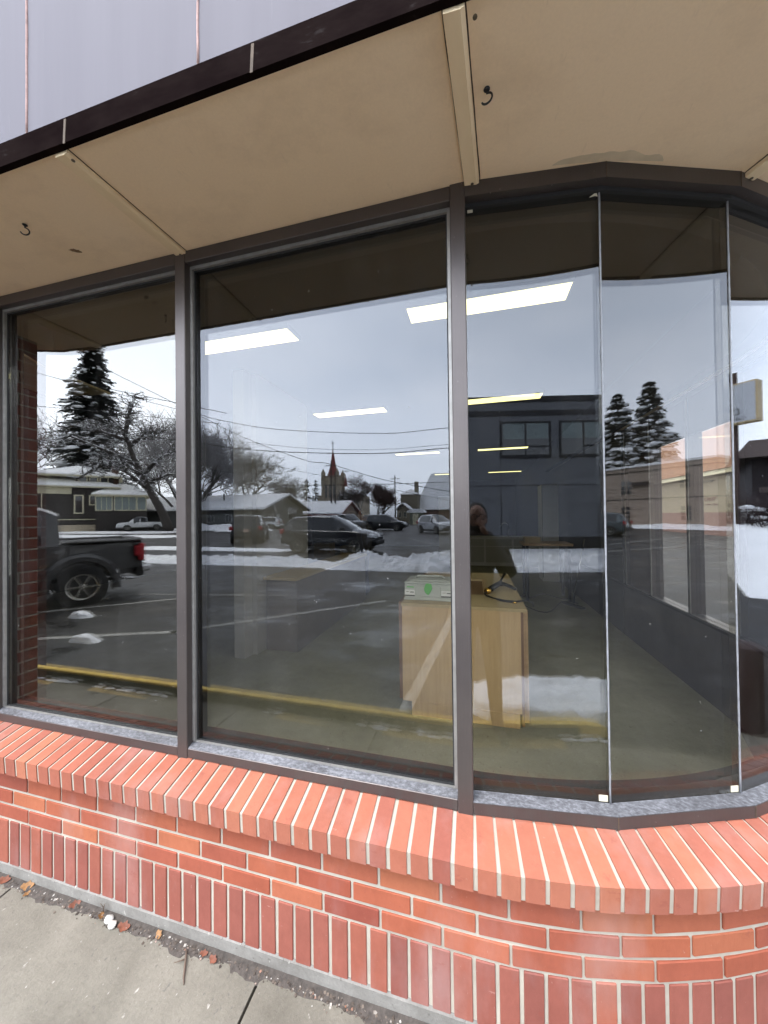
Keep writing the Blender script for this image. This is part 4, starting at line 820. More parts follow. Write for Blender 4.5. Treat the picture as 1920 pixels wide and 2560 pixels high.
# bollard
mb = MB(); mb.lathe([(.135, -.02), (.135, .58), (.12, .615), (.07, .635), (.005, .64)], 20, T(2.97, .455)); tag(obj('bollard', mb, M['brownsteel'], None, True, angle=40), 'dark brown steel bollard by the corner, reflected at the far right', 'bollard')
# neighbour with orange tiled roof seen through the shop
nb = thing('neighbour_shop', 'cream shop with orange tile roof seen through both corner glass walls', 'shop', (18, 36, 0))
mb = MB(); mb.box(16, 26, 24, 62, 1.6, 4.15); obj('wall', mb, M['creamwall'], nb); mb = MB(); mb.box(15.98, 26, 24, 62, 0, 1.6); obj('brick_base', mb, M['oldbrick'], nb); mb = MB(); mb.box(15.6, 26, 23.8, 62.2, 4.16, 4.45); obj('fascia', mb, M['cream'], nb)
mb = MB(); mb.loft([[Vector((15.5, 23.6, 4.46)), Vector((15.5, 62.5, 4.46)), Vector((26.2, 62.5, 4.46)), Vector((26.2, 23.6, 4.46))], [Vector((17.5, 26, 8.0)), Vector((17.5, 60, 8.0)), Vector((24, 60, 8.0)), Vector((24, 26, 8.0))]]); obj('roof', mb, M['orange'], nb)
FN = T(15.97, 0, 0, R(-90))
text('lettering', 'Your', .58, FN @ T(-29.95, 0, 2.42), M['oldbrick'], nb, .01, .3, 1.7); text('lettering', 'COUNTERTOP', .22, FN @ T(-31.6, 0, 3.72), M['dgrey'], nb, .01, 0, 2.4); text('lettering', 'color Tops', .17, FN @ T(-29.2, 0, 2.12), M['oldbrick'], nb, .01, .2, 1.9)
# poles and wires
def pole(x, y, h, lab, arm=0):
    t = thing('utility_pole', lab, 'utility pole', (x, y, 0), group='utility poles'); mb = MB(); mb.tube([(x, y, -.1), (x, y, h)], [.17, .11], 8); obj('pole', mb, M['polewood'], t, True)
    mb = MB(); mb.box(x - 1.2, x + 1.2, y - .06, y + .06, h - .9, h - .75); obj('cross_arm', mb, M['polewood'], t)
    if arm: mb = MB(); mb.tube([(x, y, h - .4), (x + .9, y, h - .1), (x + 2.2, y, h)], .05, 6); mb.box(x + 2.0, x + 2.7, y - .15, y + .15, h - .08, h + .06); obj('street_light', mb, M['stop'], t)
pole(-26.2, -60, 12, 'tall utility pole standing in front of the church spire'); pole(-25.4, -60, 10, 'shorter utility pole with lamp arm right of the spire', 1); pole(-18.5, -80, 11.2, 'utility pole right of the dense reddish tree')
def wire(pts, lab, y=-20, r=.019):
    P = [Vector((a, y, b)) for a, b in pts]; d0 = (P[0] - P[1]).normalized(); d1 = (P[-1] - P[-2]).normalized()
    P = [P[0] + d0 * 9] + P + [P[-1] + d1 * 14]; Q = []
    for i in range(1, len(P) - 2):
        for j in range(6):
            u = j / 6; a, b, c, d = P[i - 1:i + 3]; Q.append(.5 * ((2 * b) + (c - a) * u + (2 * a - 5 * b + 4 * c - d) * u * u + (3 * b - a - 3 * c + d) * u ** 3))
    Q = [P[0]] + Q + [P[-2], P[-1]]; mb = MB(); mb.tube(Q, r, 5); tag(obj('power_line', mb, M['wirem'], None, True), lab, 'power line', 'power lines over the lot')
wire([(-19.6, 9.2), (-17.6, 8.6), (-13, 7.6), (-5.6, 6.8), (-1.3, 6.85)], 'highest power line, sagging gently over the church spire'); wire([(-19.6, 9.2), (-15.6, 7.2), (-11, 5.4), (-9.2, 5.05), (-5.6, 3.9), (-1.4, 3.0)], 'power line dropping steeply from the left to the spire')
wire([(-19.6, 7.1), (-15.6, 6.4), (-11, 5.9), (-5.6, 5.55), (-1.4, 5.65)], 'thick power line crossing the red spire below its cross', r=.026); wire([(-19.1, 7.5), (-11, 6.2), (-5.6, 5.8), (-1.4, 5.85)], 'thin power line just above the thick one', r=.012)
wire([(-13.4, 5.2), (-11.5, 4.7), (-9.7, 4.3)], 'power line running low to the church tower', -20, .012); wire([(-8.6, 3.66), (-6, 3.6), (-4.0, 3.6)], 'lowest power line right of the church tower', r=.016)
wire([(-44.9, 17.4), (-43.3, 16.9), (-40.8, 16.4), (-37, 15.4)], 'power line high before the big spruce', -28, .03); wire([(-44.9, 14.2), (-43.6, 14.0), (-38, 13.1)], 'power line crossing the lower crown of the big spruce', -28, .03)

# ------------------------------------------------------------------ trees
def bare_tree(name, base, H, spread, seed, lab, m='bark', tw='twigs', depth=5, lean=(0, 0), r0=None, grp=None, wide=.55, trunk_frac=.28, rmin=.034):
    rng = random.Random(seed); tr = MB(); cr = MB(); cnt = [0]
    def grow(p, d, ln, r, lev):
        if cnt[0] > 14000: return
        n_ = 3 if lev < 3 else 2; pts = [p]; q = p; dd = d.copy()
        for k in range(n_):
            dd = (dd + Vector((rng.uniform(-1, 1), rng.uniform(-1, 1), rng.uniform(-.5, .7))) * (.16 + .03 * lev)).normalized(); q = q + dd * ln / n_; pts.append(q)
        r = max(r, rmin); (tr if lev < 3 else cr).tube(pts, [r * (1 - .4 * k / n_) for k in range(n_ + 1)], 6 if lev < 2 else (4 if lev < 3 else 3), cap=False); cnt[0] += 1
        if lev >= depth: return
        kids = rng.choice((3, 3, 4)) if lev < 2 else rng.choice((3, 4, 4))
        for k in range(kids):
            u = rng.uniform(.45, 1) if k else 1.; i = min(n_ - 1, int(u * n_)); s_ = pts[i] + (pts[i + 1] - pts[i]) * (u * n_ - i)
            a = Vector((rng.uniform(-1, 1), rng.uniform(-1, 1), rng.uniform(-.25, .6))); nd_ = (dd * (1 - wide) + a.normalized() * wide * spread + Vector((0, 0, .16 if lev < 4 else .02))).normalized()
            grow(s_, nd_, ln * rng.uniform(.66, .92), r * .56, lev + 1)
    b = Vector(base); t = thing(name, lab, 'tree', base, group=grp)
    grow(b, Vector((lean[0], lean[1], 1)).normalized(), H * trunk_frac, r0 or H * .022, 0)
    obj('trunk', tr, M[m], t, True, recalc=False); obj('crown', cr, M[tw], t, recalc=False); return t
G1 = 'bare winter trees beyond the lot'
bare_tree('bare_tree', (-52, -58, 0), 22, 1.25, 3, 'big spreading bare tree with snowy limbs left of the grey shop roof', depth=6, lean=(.25, 0), grp=G1, wide=.62, tw='bark')
bare_tree('bare_tree', (-45, -60, 0), 18, 1.15, 9, 'broad bare tree rising behind the grey shop roof', depth=6, grp=G1, tw='bark', wide=.6, rmin=.028)
bare_tree('bare_tree', (-45, -76, 0), 14, 1.2, 14, 'lower dark bare tree between the broad one and the firs', depth=6, grp=G1, tw='bark', wide=.62, rmin=.028)
for k, (x, y, h, lab) in enumerate(((-29, -76, 11.5, 'thin bare tree just right of the church tower'), (-25, -74, 12, 'frosted bare tree behind the parked trucks'), (-21.5, -73, 11.5, 'leafless tree right of the frosted one'))):
    bare_tree('bare_tree', (x, y, 0), h, 1.0, 20 + k, lab, depth=6, grp=G1, tw='twigsred' if k else 'bark', wide=.55, trunk_frac=.24, rmin=.026)
bare_tree('bare_tree', (-18.8, -70, 0), 11.5, .9, 31, 'dense reddish bare tree by the utility pole', tw='twigsred', depth=6, grp=G1, wide=.5, trunk_frac=.22, rmin=.026)
bare_tree('bare_tree', (-44.5, -43, 0), 20, 1.0, 41, 'pale frosted bare tree behind the leaning snowy trunk', tw='twigsnow', depth=6, grp=G1, wide=.55, rmin=.026); bare_tree('bare_tree', (-41, -44.5, 0), 18, 1.0, 44, 'pale frosted bare tree at the right edge of the first pane', tw='twigsnow', depth=6, grp=G1, wide=.55, rmin=.026)
bare_tree('bare_tree', (-71, -42, 0), 22, 1.0, 47, 'thin bare tree behind the house, left of the big spruce', depth=6, tw='twigs', grp=G1)
t = thing('leaning_tree', 'leaning bare tree with thick snow laden limbs in front of the dark house', 'tree', (-37.5, -34.5, 0)); mb = MB(); cr = MB(); rng = random.Random(8)
mb.tube([(-37.3, -34.7, 0), (-37.9, -34.1, 2.6), (-38.9, -33.1, 5.6), (-39.7, -32.2, 8.4), (-40.4, -31.4, 11.9), (-41.3, -30.4, 13.6)], [.55, .5, .42, .34, .2, .06], 8)
limbs = [[(-39.7, -32.2, 8.2), (-40.6, -31.1, 9.0), (-42.0, -29.5, 9.9), (-43.5, -27.7, 10.9), (-44.4, -26.7, 10.4)], [(-39.2, -32.8, 6.4), (-40.6, -31.2, 8.6), (-42.2, -29.4, 7.6), (-43.2, -28.2, 6.2)], [(-40.1, -31.7, 10.2), (-39.4, -32.4, 11.4), (-38.9, -33.0, 12.4), (-37.9, -34.0, 12.2)], [(-38.5, -33.4, 4.6), (-40.0, -31.8, 6.9), (-41.3, -30.4, 8.2), (-42.4, -29.2, 8.0)], [(-39.2, -32.8, 7), (-38, -34, 9.2), (-36.6, -35.3, 10.4)], [(-40.4, -31.4, 11.5), (-40.0, -31.6, 14), (-39.6, -32, 16.5)], [(-39, -33, 5.8), (-37.4, -34.6, 7.2), (-35.8, -36, 7.0)], [(-40.2, -31.6, 10.9), (-41.8, -29.9, 11.8), (-43.2, -28.3, 12.2)]]
for l in limbs:
    mb.tube(l, [.26 - .2 * k / len(l) for k in range(len(l))], 6)
    for k in range(85):
        i = rng.randrange(len(l) - 1); u = rng.random(); p = Vector(l[i]).lerp(Vector(l[i + 1]), u); d = Vector((rng.uniform(-1, 1), rng.uniform(-1, 1), rng.uniform(-.5, .8))).normalized()
        ln = rng.uniform(.6, 2.0); q = p + d * ln * .5; e = q + (d + Vector((rng.uniform(-.6, .6), rng.uniform(-.6, .6), rng.uniform(-.3, .3)))).normalized() * ln * .5; cr.tube([p, q, e], [.075, .05, .025], 5, cap=False)
        for j in range(3): w = q.lerp(e, rng.random()); cr.tube([w, w + Vector((rng.uniform(-1, 1), rng.uniform(-1, 1), rng.uniform(-.5, .6))) * ln * .4], [.035, .02], 4, cap=False)
obj('trunk', mb, M['bark'], t, True); obj('crown', cr, M['bark'], t, recalc=False)
def spruce(base, H, rad, seed, lab, snowy=.25, grp=None, dens=1., zlow=.08):
    rng = random.Random(seed); t = thing('spruce_tree', lab, 'tree', base, group=grp); mb = MB(); mb.tube([(0, 0, 0), (0, 0, H)], [H * .018, .03], 7); obj('trunk', mb, M['bark'], t, local=True)
    nb = MB(); sn = MB(); W = int(H * 1.9)
    for w in range(W):
        f = zlow + (1 - zlow) * (w + rng.random() * .6) / W; z = H * f; rl = rad * (1 - f) ** .82 * rng.uniform(.75, 1.12) + .12; nbr = max(4, int((5 + 7 * (1 - f)) * dens))
        for k in range(nbr):
            a = 2 * math.pi * (k + rng.random()) / nbr; ca, sa = math.cos(a), math.sin(a); r = rl * rng.uniform(.55, 1.1); droop = rng.uniform(.18, .5) * r
            n_ = max(3, int(r * 3.2)); prev = None
            for j in range(n_):
                u = (j + 1) / n_; q = Vector((ca * r * u, sa * r * u, z - droop * u ** 1.4 + .16 * r * max(0, u - .65)))
                for i in range(5):
                    s_ = (.44 + .3 * rng.random()) * (1.15 - .45 * u) * min(1.15, .4 + H / 25); ang = a + rng.uniform(-1.25, 1.25); d = Vector((math.cos(ang), math.sin(ang), rng.uniform(-.55, .12))) * s_; c = q + Vector((rng.uniform(-.15, .15), rng.uniform(-.15, .15), rng.uniform(-.1, .08))); sd = Vector((-math.sin(ang), math.cos(ang), rng.uniform(-.3, .3))) * s_ * .24
                    nb.add([c - sd * .6, c + d * .5 - sd, c + d, c + d * .5 + sd, c + sd * .6], [(0, 1, 2, 3, 4)])
            if rng.random() < snowy * (1.15 - .5 * f):
                u = rng.uniform(.55, .95); q = Vector((ca * r * u, sa * r * u, z - droop * u ** 1.4 + .26)); l_ = rng.uniform(.4, .95) * min(1.3, r * .35 + .2); Fm = Matrix.Translation(q) @ Matrix.Rotation(a, 4, 'Z') @ Matrix.Rotation(.25, 4, 'Y'); b2 = MB(); b2.blob((0, 0, 0), (l_, l_ * .62, .14 + .10 * l_), rng.random() * 50, .5, 1.8, 8, 5); sn.add([Fm @ Vector(p) for p in b2.v], b2.f)
    obj('needles', nb, M['needle'], t, local=True, recalc=False)
    if snowy: obj('snow_clump', sn, M['snow'], t, True, local=True, recalc=False)
spruce((-62.6, -43.8, 0), 34.5, 8.6, 1, 'huge dark spruce towering behind the dark house', .34, dens=1.5, zlow=.2)
G2 = 'snow laden spruces behind the beige building'
spruce((49.0, -30.6, 0), 18.2, 6.8, 2, 'snow laden spruce, the lower of the pair above the beige building', 1.0, G2, 1.5); spruce((51.0, -27.6, 0), 19.2, 6.4, 3, 'snow laden spruce, the taller of the pair above the beige building', 1.0, G2, 1.5); spruce((47.8, -33.2, 0), 15, 5.6, 4, 'snow laden spruce partly cut off beside the glass joint', .7, G2)
G3 = 'small firs left of the church'
spruce((-39, -75, 0), 10.7, 2.4, 5, 'small dark fir left of the church, the left one of two', .3, G3, .7); spruce((-36.6, -75, 0), 10.4, 2.3, 6, 'small dark fir close to the church tower', .3, G3, .7)
t = thing('snowy_shrub', 'large dark leafless shrub with snow clumps beside the brown sign post', 'shrub', (25.5, 4, 0)); mb = MB(); sn = MB(); rng = random.Random(12)
for k in range(900):
    a = rng.uniform(0, 6.28); e = rng.random(); c = Vector((25.6 + rng.gauss(0, .8), 4.2 + rng.gauss(0, 1.1), .2)); d = Vector((math.cos(a) * .6, math.sin(a) * .6, 1)).normalized(); ln = rng.uniform(1.2, 3.2); q = c + d * ln * .6; mb.tube([c, q, q + (d + Vector((math.cos(a), math.sin(a), -.2)) * .6) * ln * .4], [.022, .016, .006], 3, cap=False)
    if k % 9 == 0: sn.blob(q, (.28, .28, .09), k, .5, 2, 8, 5)
obj('stems', mb, M['shrub'], t, recalc=False); obj('snow_clump', sn, M['snow'], t, True, recalc=False)

# ------------------------------------------------------------------ vehicles (local: x forward, y left)
def weld(o, d=.004):
    bm = bmesh.new(); bm.from_mesh(o.data); bmesh.ops.remove_doubles(bm, verts=bm.verts, dist=d); bmesh.ops.recalc_face_normals(bm, faces=bm.faces); bm.to_mesh(o.data); bm.free()
    o.data.polygons.foreach_set('use_smooth', [True] * len(o.data.polygons)); o.data.set_sharp_from_angle(angle=R(38)); return o
def wheel(par, x, y, r, w, spokes=6, rimr=.64, side=1):
    t = MB(); F = T(x, y, r) @ Matrix.Rotation(-side * math.pi / 2, 4, 'X')
    t.lathe([(r * .5, -w / 2), (r * .93, -w / 2), (r, -w * .36), (r, w * .36), (r * .95, w * .46), (r * rimr * 1.04, w * .5), (r * rimr, w * .36), (r * .2, w * .33)], 26, F); o = obj('wheel', t, M['tyre'], par, True, True, angle=35)
    m = MB(); m.lathe([(r * rimr, w * .34), (r * rimr * 1.0, w * .5), (r * rimr * .9, w * .47), (r * rimr * .88, w * .36)], 26, F); m.lathe([(r * .16, w * .36), (r * .15, w * .49), (r * .06, w * .51)], 12, F)
    for k in range(spokes):
        for d in (-.11, .11): a = 2 * math.pi * k / spokes + d; m.box(r * .1, r * rimr * .93, -r * .035, r * .035, w * .38, w * .47, F @ Matrix.Rotation(a, 4, 'Z') @ Matrix.Rotation(-d * .8, 4, 'Z'))
    obj('rim', m, M['rim'], o, local=True); return o
HATCH = dict(L=4.55, W=1.84, wb=2.69, r=.35, st=[(-2.27, .50, .72, .76, .6), (-2.2, .36, .95, 1.02, .78), (-2.08, .30, 1.04, 1.36, .70), (-1.72, .28, 1.04, 1.62, .62), (-.8, .26, 1.02, 1.68, .63), (.1, .26, 1.0, 1.64, .62), (.5, .26, .99, 1.47, .62), (1.2, .26, .97, 1.05, .70), (1.85, .28, .88, .93, .72), (2.14, .32, .74, .80, .68), (2.27, .42, .58, .64, .5)], win=(-1.75, .75), gl=((-2.3, -1.7), (.05, 1.25)))
VAN = dict(L=5.0, W=2.0, wb=3.0, r=.35, st=[(-2.5, .42, .95, 1.0, .8), (-2.42, .32, 1.05, 1.35, .82), (-2.25, .30, 1.05, 1.70, .74), (-1.5, .28, 1.05, 1.78, .72), (.2, .28, 1.02, 1.76, .70), (.9, .28, 1.0, 1.48, .66), (1.6, .28, .98, 1.06, .72), (2.25, .3, .88, .93, .76), (2.5, .4, .62, .68, .6)], win=(-2.2, 1.0), gl=((-2.45, -2.2), (.4, 1.7)))
PICK = dict(L=5.7, W=1.9, wb=3.3, r=.39, st=[(-2.85, .55, 1.14, 1.16, .86), (-2.8, .50, 1.16, 1.18, .88), (-.62, .42, 1.16, 1.18, .88), (-.60, .42, 1.16, 1.75, .70), (-.40, .40, 1.16, 1.86, .70), (.6, .40, 1.14, 1.88, .70), (.95, .40, 1.13, 1.74, .70), (1.55, .40, 1.12, 1.18, .76), (2.5, .42, 1.08, 1.12, .80), (2.78, .45, .95, .99, .76), (2.85, .52, .7, .75, .7)], win=(-.5, 1.15), gl=((-.7, -.45), (.65, 1.6)))
PICK2 = dict(PICK, L=5.3, r=.35, st=[((-2.65, -2.60)[i], *PICK['st'][i][1:]) if i < 2 else ((2.58, 2.65)[i - 9], *PICK['st'][i][1:]) if i > 8 else ((-1.34, -1.32, -1.10)[i - 2], *PICK['st'][i][1:]) if i < 5 else PICK['st'][i] for i in range(11)], win=(-1.2, 1.15), gl=((-1.4, -1.15), (.65, 1.6)))
def car(name, label, spec, loc, rz, m, cat='car', lampx=True, group='parked vehicles', plate=False, roofsnow=False):
    t = thing(name, label, cat, (loc[0], loc[1], -.012), rz, group); st = spec['st']; Wd = spec['W'] / 2; rings = []
    for x, zl, zb, zt, wt in st:
        e = abs(x) / (spec['L'] / 2); w = Wd * (1 - .16 * max(0, e - .72) / .28 * 1.0) * .985; wt = min(wt * Wd / .92, w * .98)
        half = [(.0, zl), (w * .8, zl), (w * .97, zl + .12), (w, zl + (zb - zl) * .55), (w * .985, zb - .02), (w * .95, zb), (wt, max(zb + .01, zt - .05)), (wt * .86, zt), (0, zt + .015)]
        rings.append([Vector((x, y, z)) for y, z in half] + [Vector((x, -y, z)) for y, z in half[-2:0:-1]])
    B = MB(); G = MB(); n = len(rings[0])
    for k in range(len(rings) - 1):
        xa, xb = st[k][0], st[k + 1][0]; xm = (xa + xb) / 2; ga = st[k][3] - st[k][2]; gb_ = st[k + 1][3] - st[k + 1][2]
        for i in range(n):
            j = (i + 1) % n; q = [rings[k][i], rings[k][j], rings[k + 1][j], rings[k + 1][i]]
            s_ = i in (5, 10); top = i in (6, 7, 8, 9); isg = False
            if s_ and spec['win'][0] <= xm <= spec['win'][1] and max(ga, gb_) > .3: isg = True
            if top and any(a <= xm <= b for a, b in spec['gl']) and abs(st[k + 1][3] - st[k][3]) > .12: isg = True
            (G if isg else B).add(q, [(0, 1, 2, 3)])
    B.add(rings[0], [tuple(range(n))]); B.add(rings[-1], [tuple(range(n - 1, -1, -1))])
    weld(obj('body', B, M[m], t, local=True)); weld(obj('glazing', G, M['carglass'], t, local=True))
    P = MB()
    for xp in ((.25, -.75) if spec is not VAN else (.3, -.9)):
        for s_ in (-1, 1):
            w = Wd * .98; zt = next(a[3] for a in st if a[0] >= xp - .8) - .08; wt = st[len(st) // 2][4] * Wd / .92; zb = 1.0 if spec is not PICK else 1.14
            P.loft([[Vector((xp + dx, s_ * (w * .955 + .004), zb)), Vector((xp + dx - .06, s_ * (wt + .008), zt + .0)), Vector((xp + dx - .06, s_ * (wt - .02), zt)), Vector((xp + dx, s_ * (w * .93), zb))] for dx in (-.05, .05)])
    obj('window_pillar', P, M[m], t, local=True)
    wx = spec['wb'] / 2; r = spec['r']
    A = MB()
    for sx in (-1, 1):
        for s_ in (-1, 1): A.lathe([(r * 1.16, -.10), (r * 1.16, .0), (r * 1.1, .006), (.05, .006)], 24, T(sx * wx, s_ * (Wd - .005), r) @ Matrix.Rotation(-s_ * math.pi / 2, 4, 'X'))
    A.box(-wx, wx, -Wd + .02, Wd - .02, st[3][1] - .06, st[3][1] + .04); obj('wheel_arch', A, M['blkplastic'], t, local=True)
    for sx in (-1, 1):
        for s_ in (-1, 1): wheel(t, sx * wx, s_ * (Wd - .09), r, .22, 6 if spec is not VAN else 5, .70, s_)
    xr, xf = -spec['L'] / 2, spec['L'] / 2
    for s_ in (-1, 1):
        q = MB(); q.box(xr - .01, xr + .16, s_ * (Wd - .26), s_ * (Wd - .03), .86, 1.08, None, .02); obj('tail_lamp', q, M['redlamp'], t, local=True)
        q = MB(); q.box(xf - .42, xf - .06, s_ * (Wd - .34), s_ * (Wd - .10), .68, .84, T(ry=.15), .02) if 0 else q.loft([[Vector((xf - .36, s_ * (Wd - .055), .73)), Vector((xf - .10, s_ * (Wd - .16), .68)), Vector((xf - .10, s_ * (Wd - .16), .80)), Vector((xf - .36, s_ * (Wd - .055), .87))], [Vector((xf - .30, s_ * (Wd - .3), .74)), Vector((xf - .02, s_ * (Wd - .42), .68)), Vector((xf - .04, s_ * (Wd - .42), .80)), Vector((xf - .28, s_ * (Wd - .3), .89))]]); obj('headlight', q, M['headlamp'], t, local=True)
        q = MB(); q.box(.72, .92, s_ * (Wd + .0), s_ * (Wd + .2), 1.0, 1.16, None, .03); obj('side_mirror', q, M['blkplastic'], t, local=True)
    q = MB(); q.box(xr - .04, xr + .12, -Wd * .82, Wd * .82, .42, .62, None, .03); q.box(xf - .14, xf + .02, -Wd * .7, Wd * .7, .36, .54, None, .03); obj('bumper', q, M['blkplastic'] if m != 'carwht' else M['chrome'], t, local=True)
    q = MB(); q.box(xf - .09, xf + .012, -Wd * .42, Wd * .42, .58, .70, None, .01); obj('grille', q, M['dgrey'], t, local=True)
    if plate: q = MB(); q.box(xr - .045, xr - .03, -.16, .16, .74, .90); obj('number_plate', q, M['plate'], t, local=True)
    if roofsnow: q = MB(); q.blob((-.5, 0, st[4][3] + .01), (1.1, .55, .07), 3, .4, 2, 14, 6); obj('roof_snow', q, M['snow'], t, True, True)
    return t
car('parked_hatchback', 'black hatchback crossover parked broadside behind the snow bank', HATCH, (-6.43, -13.95), 0, 'carblk', roofsnow=False)
q = MB()
car('parked_minivan', 'dark grey minivan seen from behind with an orange number plate', VAN, (-14.9, -19.7), R(-118), 'cargry', plate=True)
car('parked_suv', 'silver white crossover parked nose out before the steep roof hall', HATCH, (-3.5, -31.0), R(52), 'carslv')
car('parked_suv', 'black full size van parked broadside behind the hatchback nose', VAN, (-9.9, -37), 0, 'carblk')
car('parked_pickup', 'black pickup truck with red tail lamp between the hatchback and the black van', PICK, (-14.2, -36), R(35), 'carblk', 'pickup truck')
car('parked_van', 'white van with snow on its roof behind the hatchback', VAN, (-17.8, -45), R(10), 'carwht', 'van', roofsnow=True)
car('parked_car', 'white car half hidden beside the grey shop', HATCH, (-27.3, -40.2), R(170), 'carwht')
car('parked_pickup', 'white crew cab pickup truck parked in front of the dark house', PICK, (-44.6, -37.2), R(128.8), 'carwht', 'pickup truck')
car('driving_suv', 'grey blue crossover driving past the beige building with red tail lamp', HATCH, (24.3, -16.9), R(-108), 'carblue', group='moving cars')
# the near charcoal pickup
pk = car('parked_pickup', 'charcoal pickup truck close to the window, its tail reflected in the first pane', PICK2, (-8.88, -2.73), R(118), 'truck', 'pickup truck')
bed = MB(); bed.box(-2.52, -1.38, -.80, .80, .80, 1.182); obj('bed_liner', bed, M['blkplastic'], pk, local=True)
bed = MB()
for s_ in (-1, 1): bed.box(-2.62, -1.36, s_ * .80, s_ * .93, 1.17, 1.225, None, .02)
bed.box(-2.64, -2.54, -.84, .84, 1.17, 1.24, None, .02); obj('bed_rail', bed, M['truck'], pk, local=True)
fl = MB()
for s_ in (-1, 1):
    for wx in (-1.65, 1.65):
        rings = []
        for k in range(19):
            a = math.pi * (-.06 + 1.12 * k / 18); c, s2 = math.cos(a), math.sin(a); rings.append([Vector((wx + c * .45, s_ * .93, .37 + s2 * .45)), Vector((wx + c * .47, s_ * 1.0, .37 + s2 * .47)), Vector((wx + c * .56, s_ * 1.005, .37 + s2 * .55)), Vector((wx + c * .61, s_ * .94, .37 + s2 * .61))])
        fl.loft(rings)
obj('fender_flare', fl, M['truck'], pk, True, True, angle=40)
for s_ in (-1, 1):
    q = MB(); q.box(-2.662, -2.56, s_ * .80, s_ * .925, .76, 1.12, None, .02); obj('tall_tail_lamp', q, M['redlamp'], pk, local=True)
q = MB(); q.box(-2.80, -2.62, -.86, .86, .52, .66, None, .03); q.box(-2.77, -2.62, -.5, .5, .70, .74, None, .01); obj('chrome_bumper', q, M['chrome'], pk, local=True)
q = MB(); q.tube([(-1.95, -.6, .40), (-2.3, -.7, .42), (-2.5, -.82, .40)], .035, 8); obj('exhaust', q, M['chrome'], pk, True, True)
q = MB()
for s_ in (-1, 1): q.box(-2.14, -2.12, s_ * .72, s_ * .96, .22, .55)
obj('mud_flap', q, M['blkplastic'], pk, local=True)

# ------------------------------------------------------------------ people
def skin_mesh(joints, edges, radii, root, sub=2):
    me = bpy.data.meshes.new('tmp'); me.from_pydata(joints, edges, []); o = bpy.data.objects.new('tmp', me); C.objects.link(o)
    md = o.modifiers.new('s', 'SKIN'); sv = me.skin_vertices[0].data
    for i, r in enumerate(radii): sv[i].radius = (r, r) if not isinstance(r, tuple) else r; sv[i].use_root = (i == root)
    md.use_smooth_shade = True; o.modifiers.new('d', 'SUBSURF').levels = sub; o.modifiers['d'].render_levels = sub
    dg = bpy.context.evaluated_depsgraph_get(); ev = o.evaluated_get(dg); m2 = bpy.data.meshes.new_from_object(ev)
    V = [tuple(v.co) for v in m2.vertices]; Fc = [tuple(p.vertices) for p in m2.polygons]; bpy.data.objects.remove(o); bpy.data.meshes.remove(me); bpy.data.meshes.remove(m2); return V, Fc
def chain(mb, pts, rad, mi):
    V, Fc = skin_mesh([tuple(p) for p in pts], [(i, i + 1) for i in range(len(pts) - 1)], rad, 0, 1); mb.add(V, Fc, mi)
def hand(mb, wrist, d, up, side, s=1., curl=.5):
    d = d.normalized(); up = (up - d * up.dot(d)).normalized(); ac = d.cross(up) * side
    V, Fc = skin_mesh([tuple(wrist), tuple(wrist + d * .045 * s), tuple(wrist + d * .085 * s)], [(0, 1), (1, 2)], [(.022 * s, .02 * s), (.036 * s, .018 * s), (.038 * s, .015 * s)], 0, 1); mb.add(V, Fc, 1)
    for k, (o, l) in enumerate(((-.030, .068), (-.010, .078), (.010, .073), (.028, .056))):
        p = wrist + d * .085 * s + ac * o * s; pts = [p]; dd = d
        for j in range(3): dd = (dd - up * curl * (.5 + .2 * j) + ac * o * .6).normalized(); p = p + dd * l * s * (.45, .32, .25)[j]; pts.append(p)
        chain(mb, pts, [.0095 * s, .009 * s, .008 * s, .0065 * s], 1)
    p = wrist + d * .03 * s - ac * .03 * s; q = p + (d * .5 - ac * .8).normalized() * .035 * s; r = q + (d * .9 - ac * .2 - up * curl * .4).normalized() * .03 * s; chain(mb, [p, q, r, r + (d - up * curl * .5).normalized() * .022 * s], [.013 * s, .011 * s, .010 * s, .0075 * s], 1)
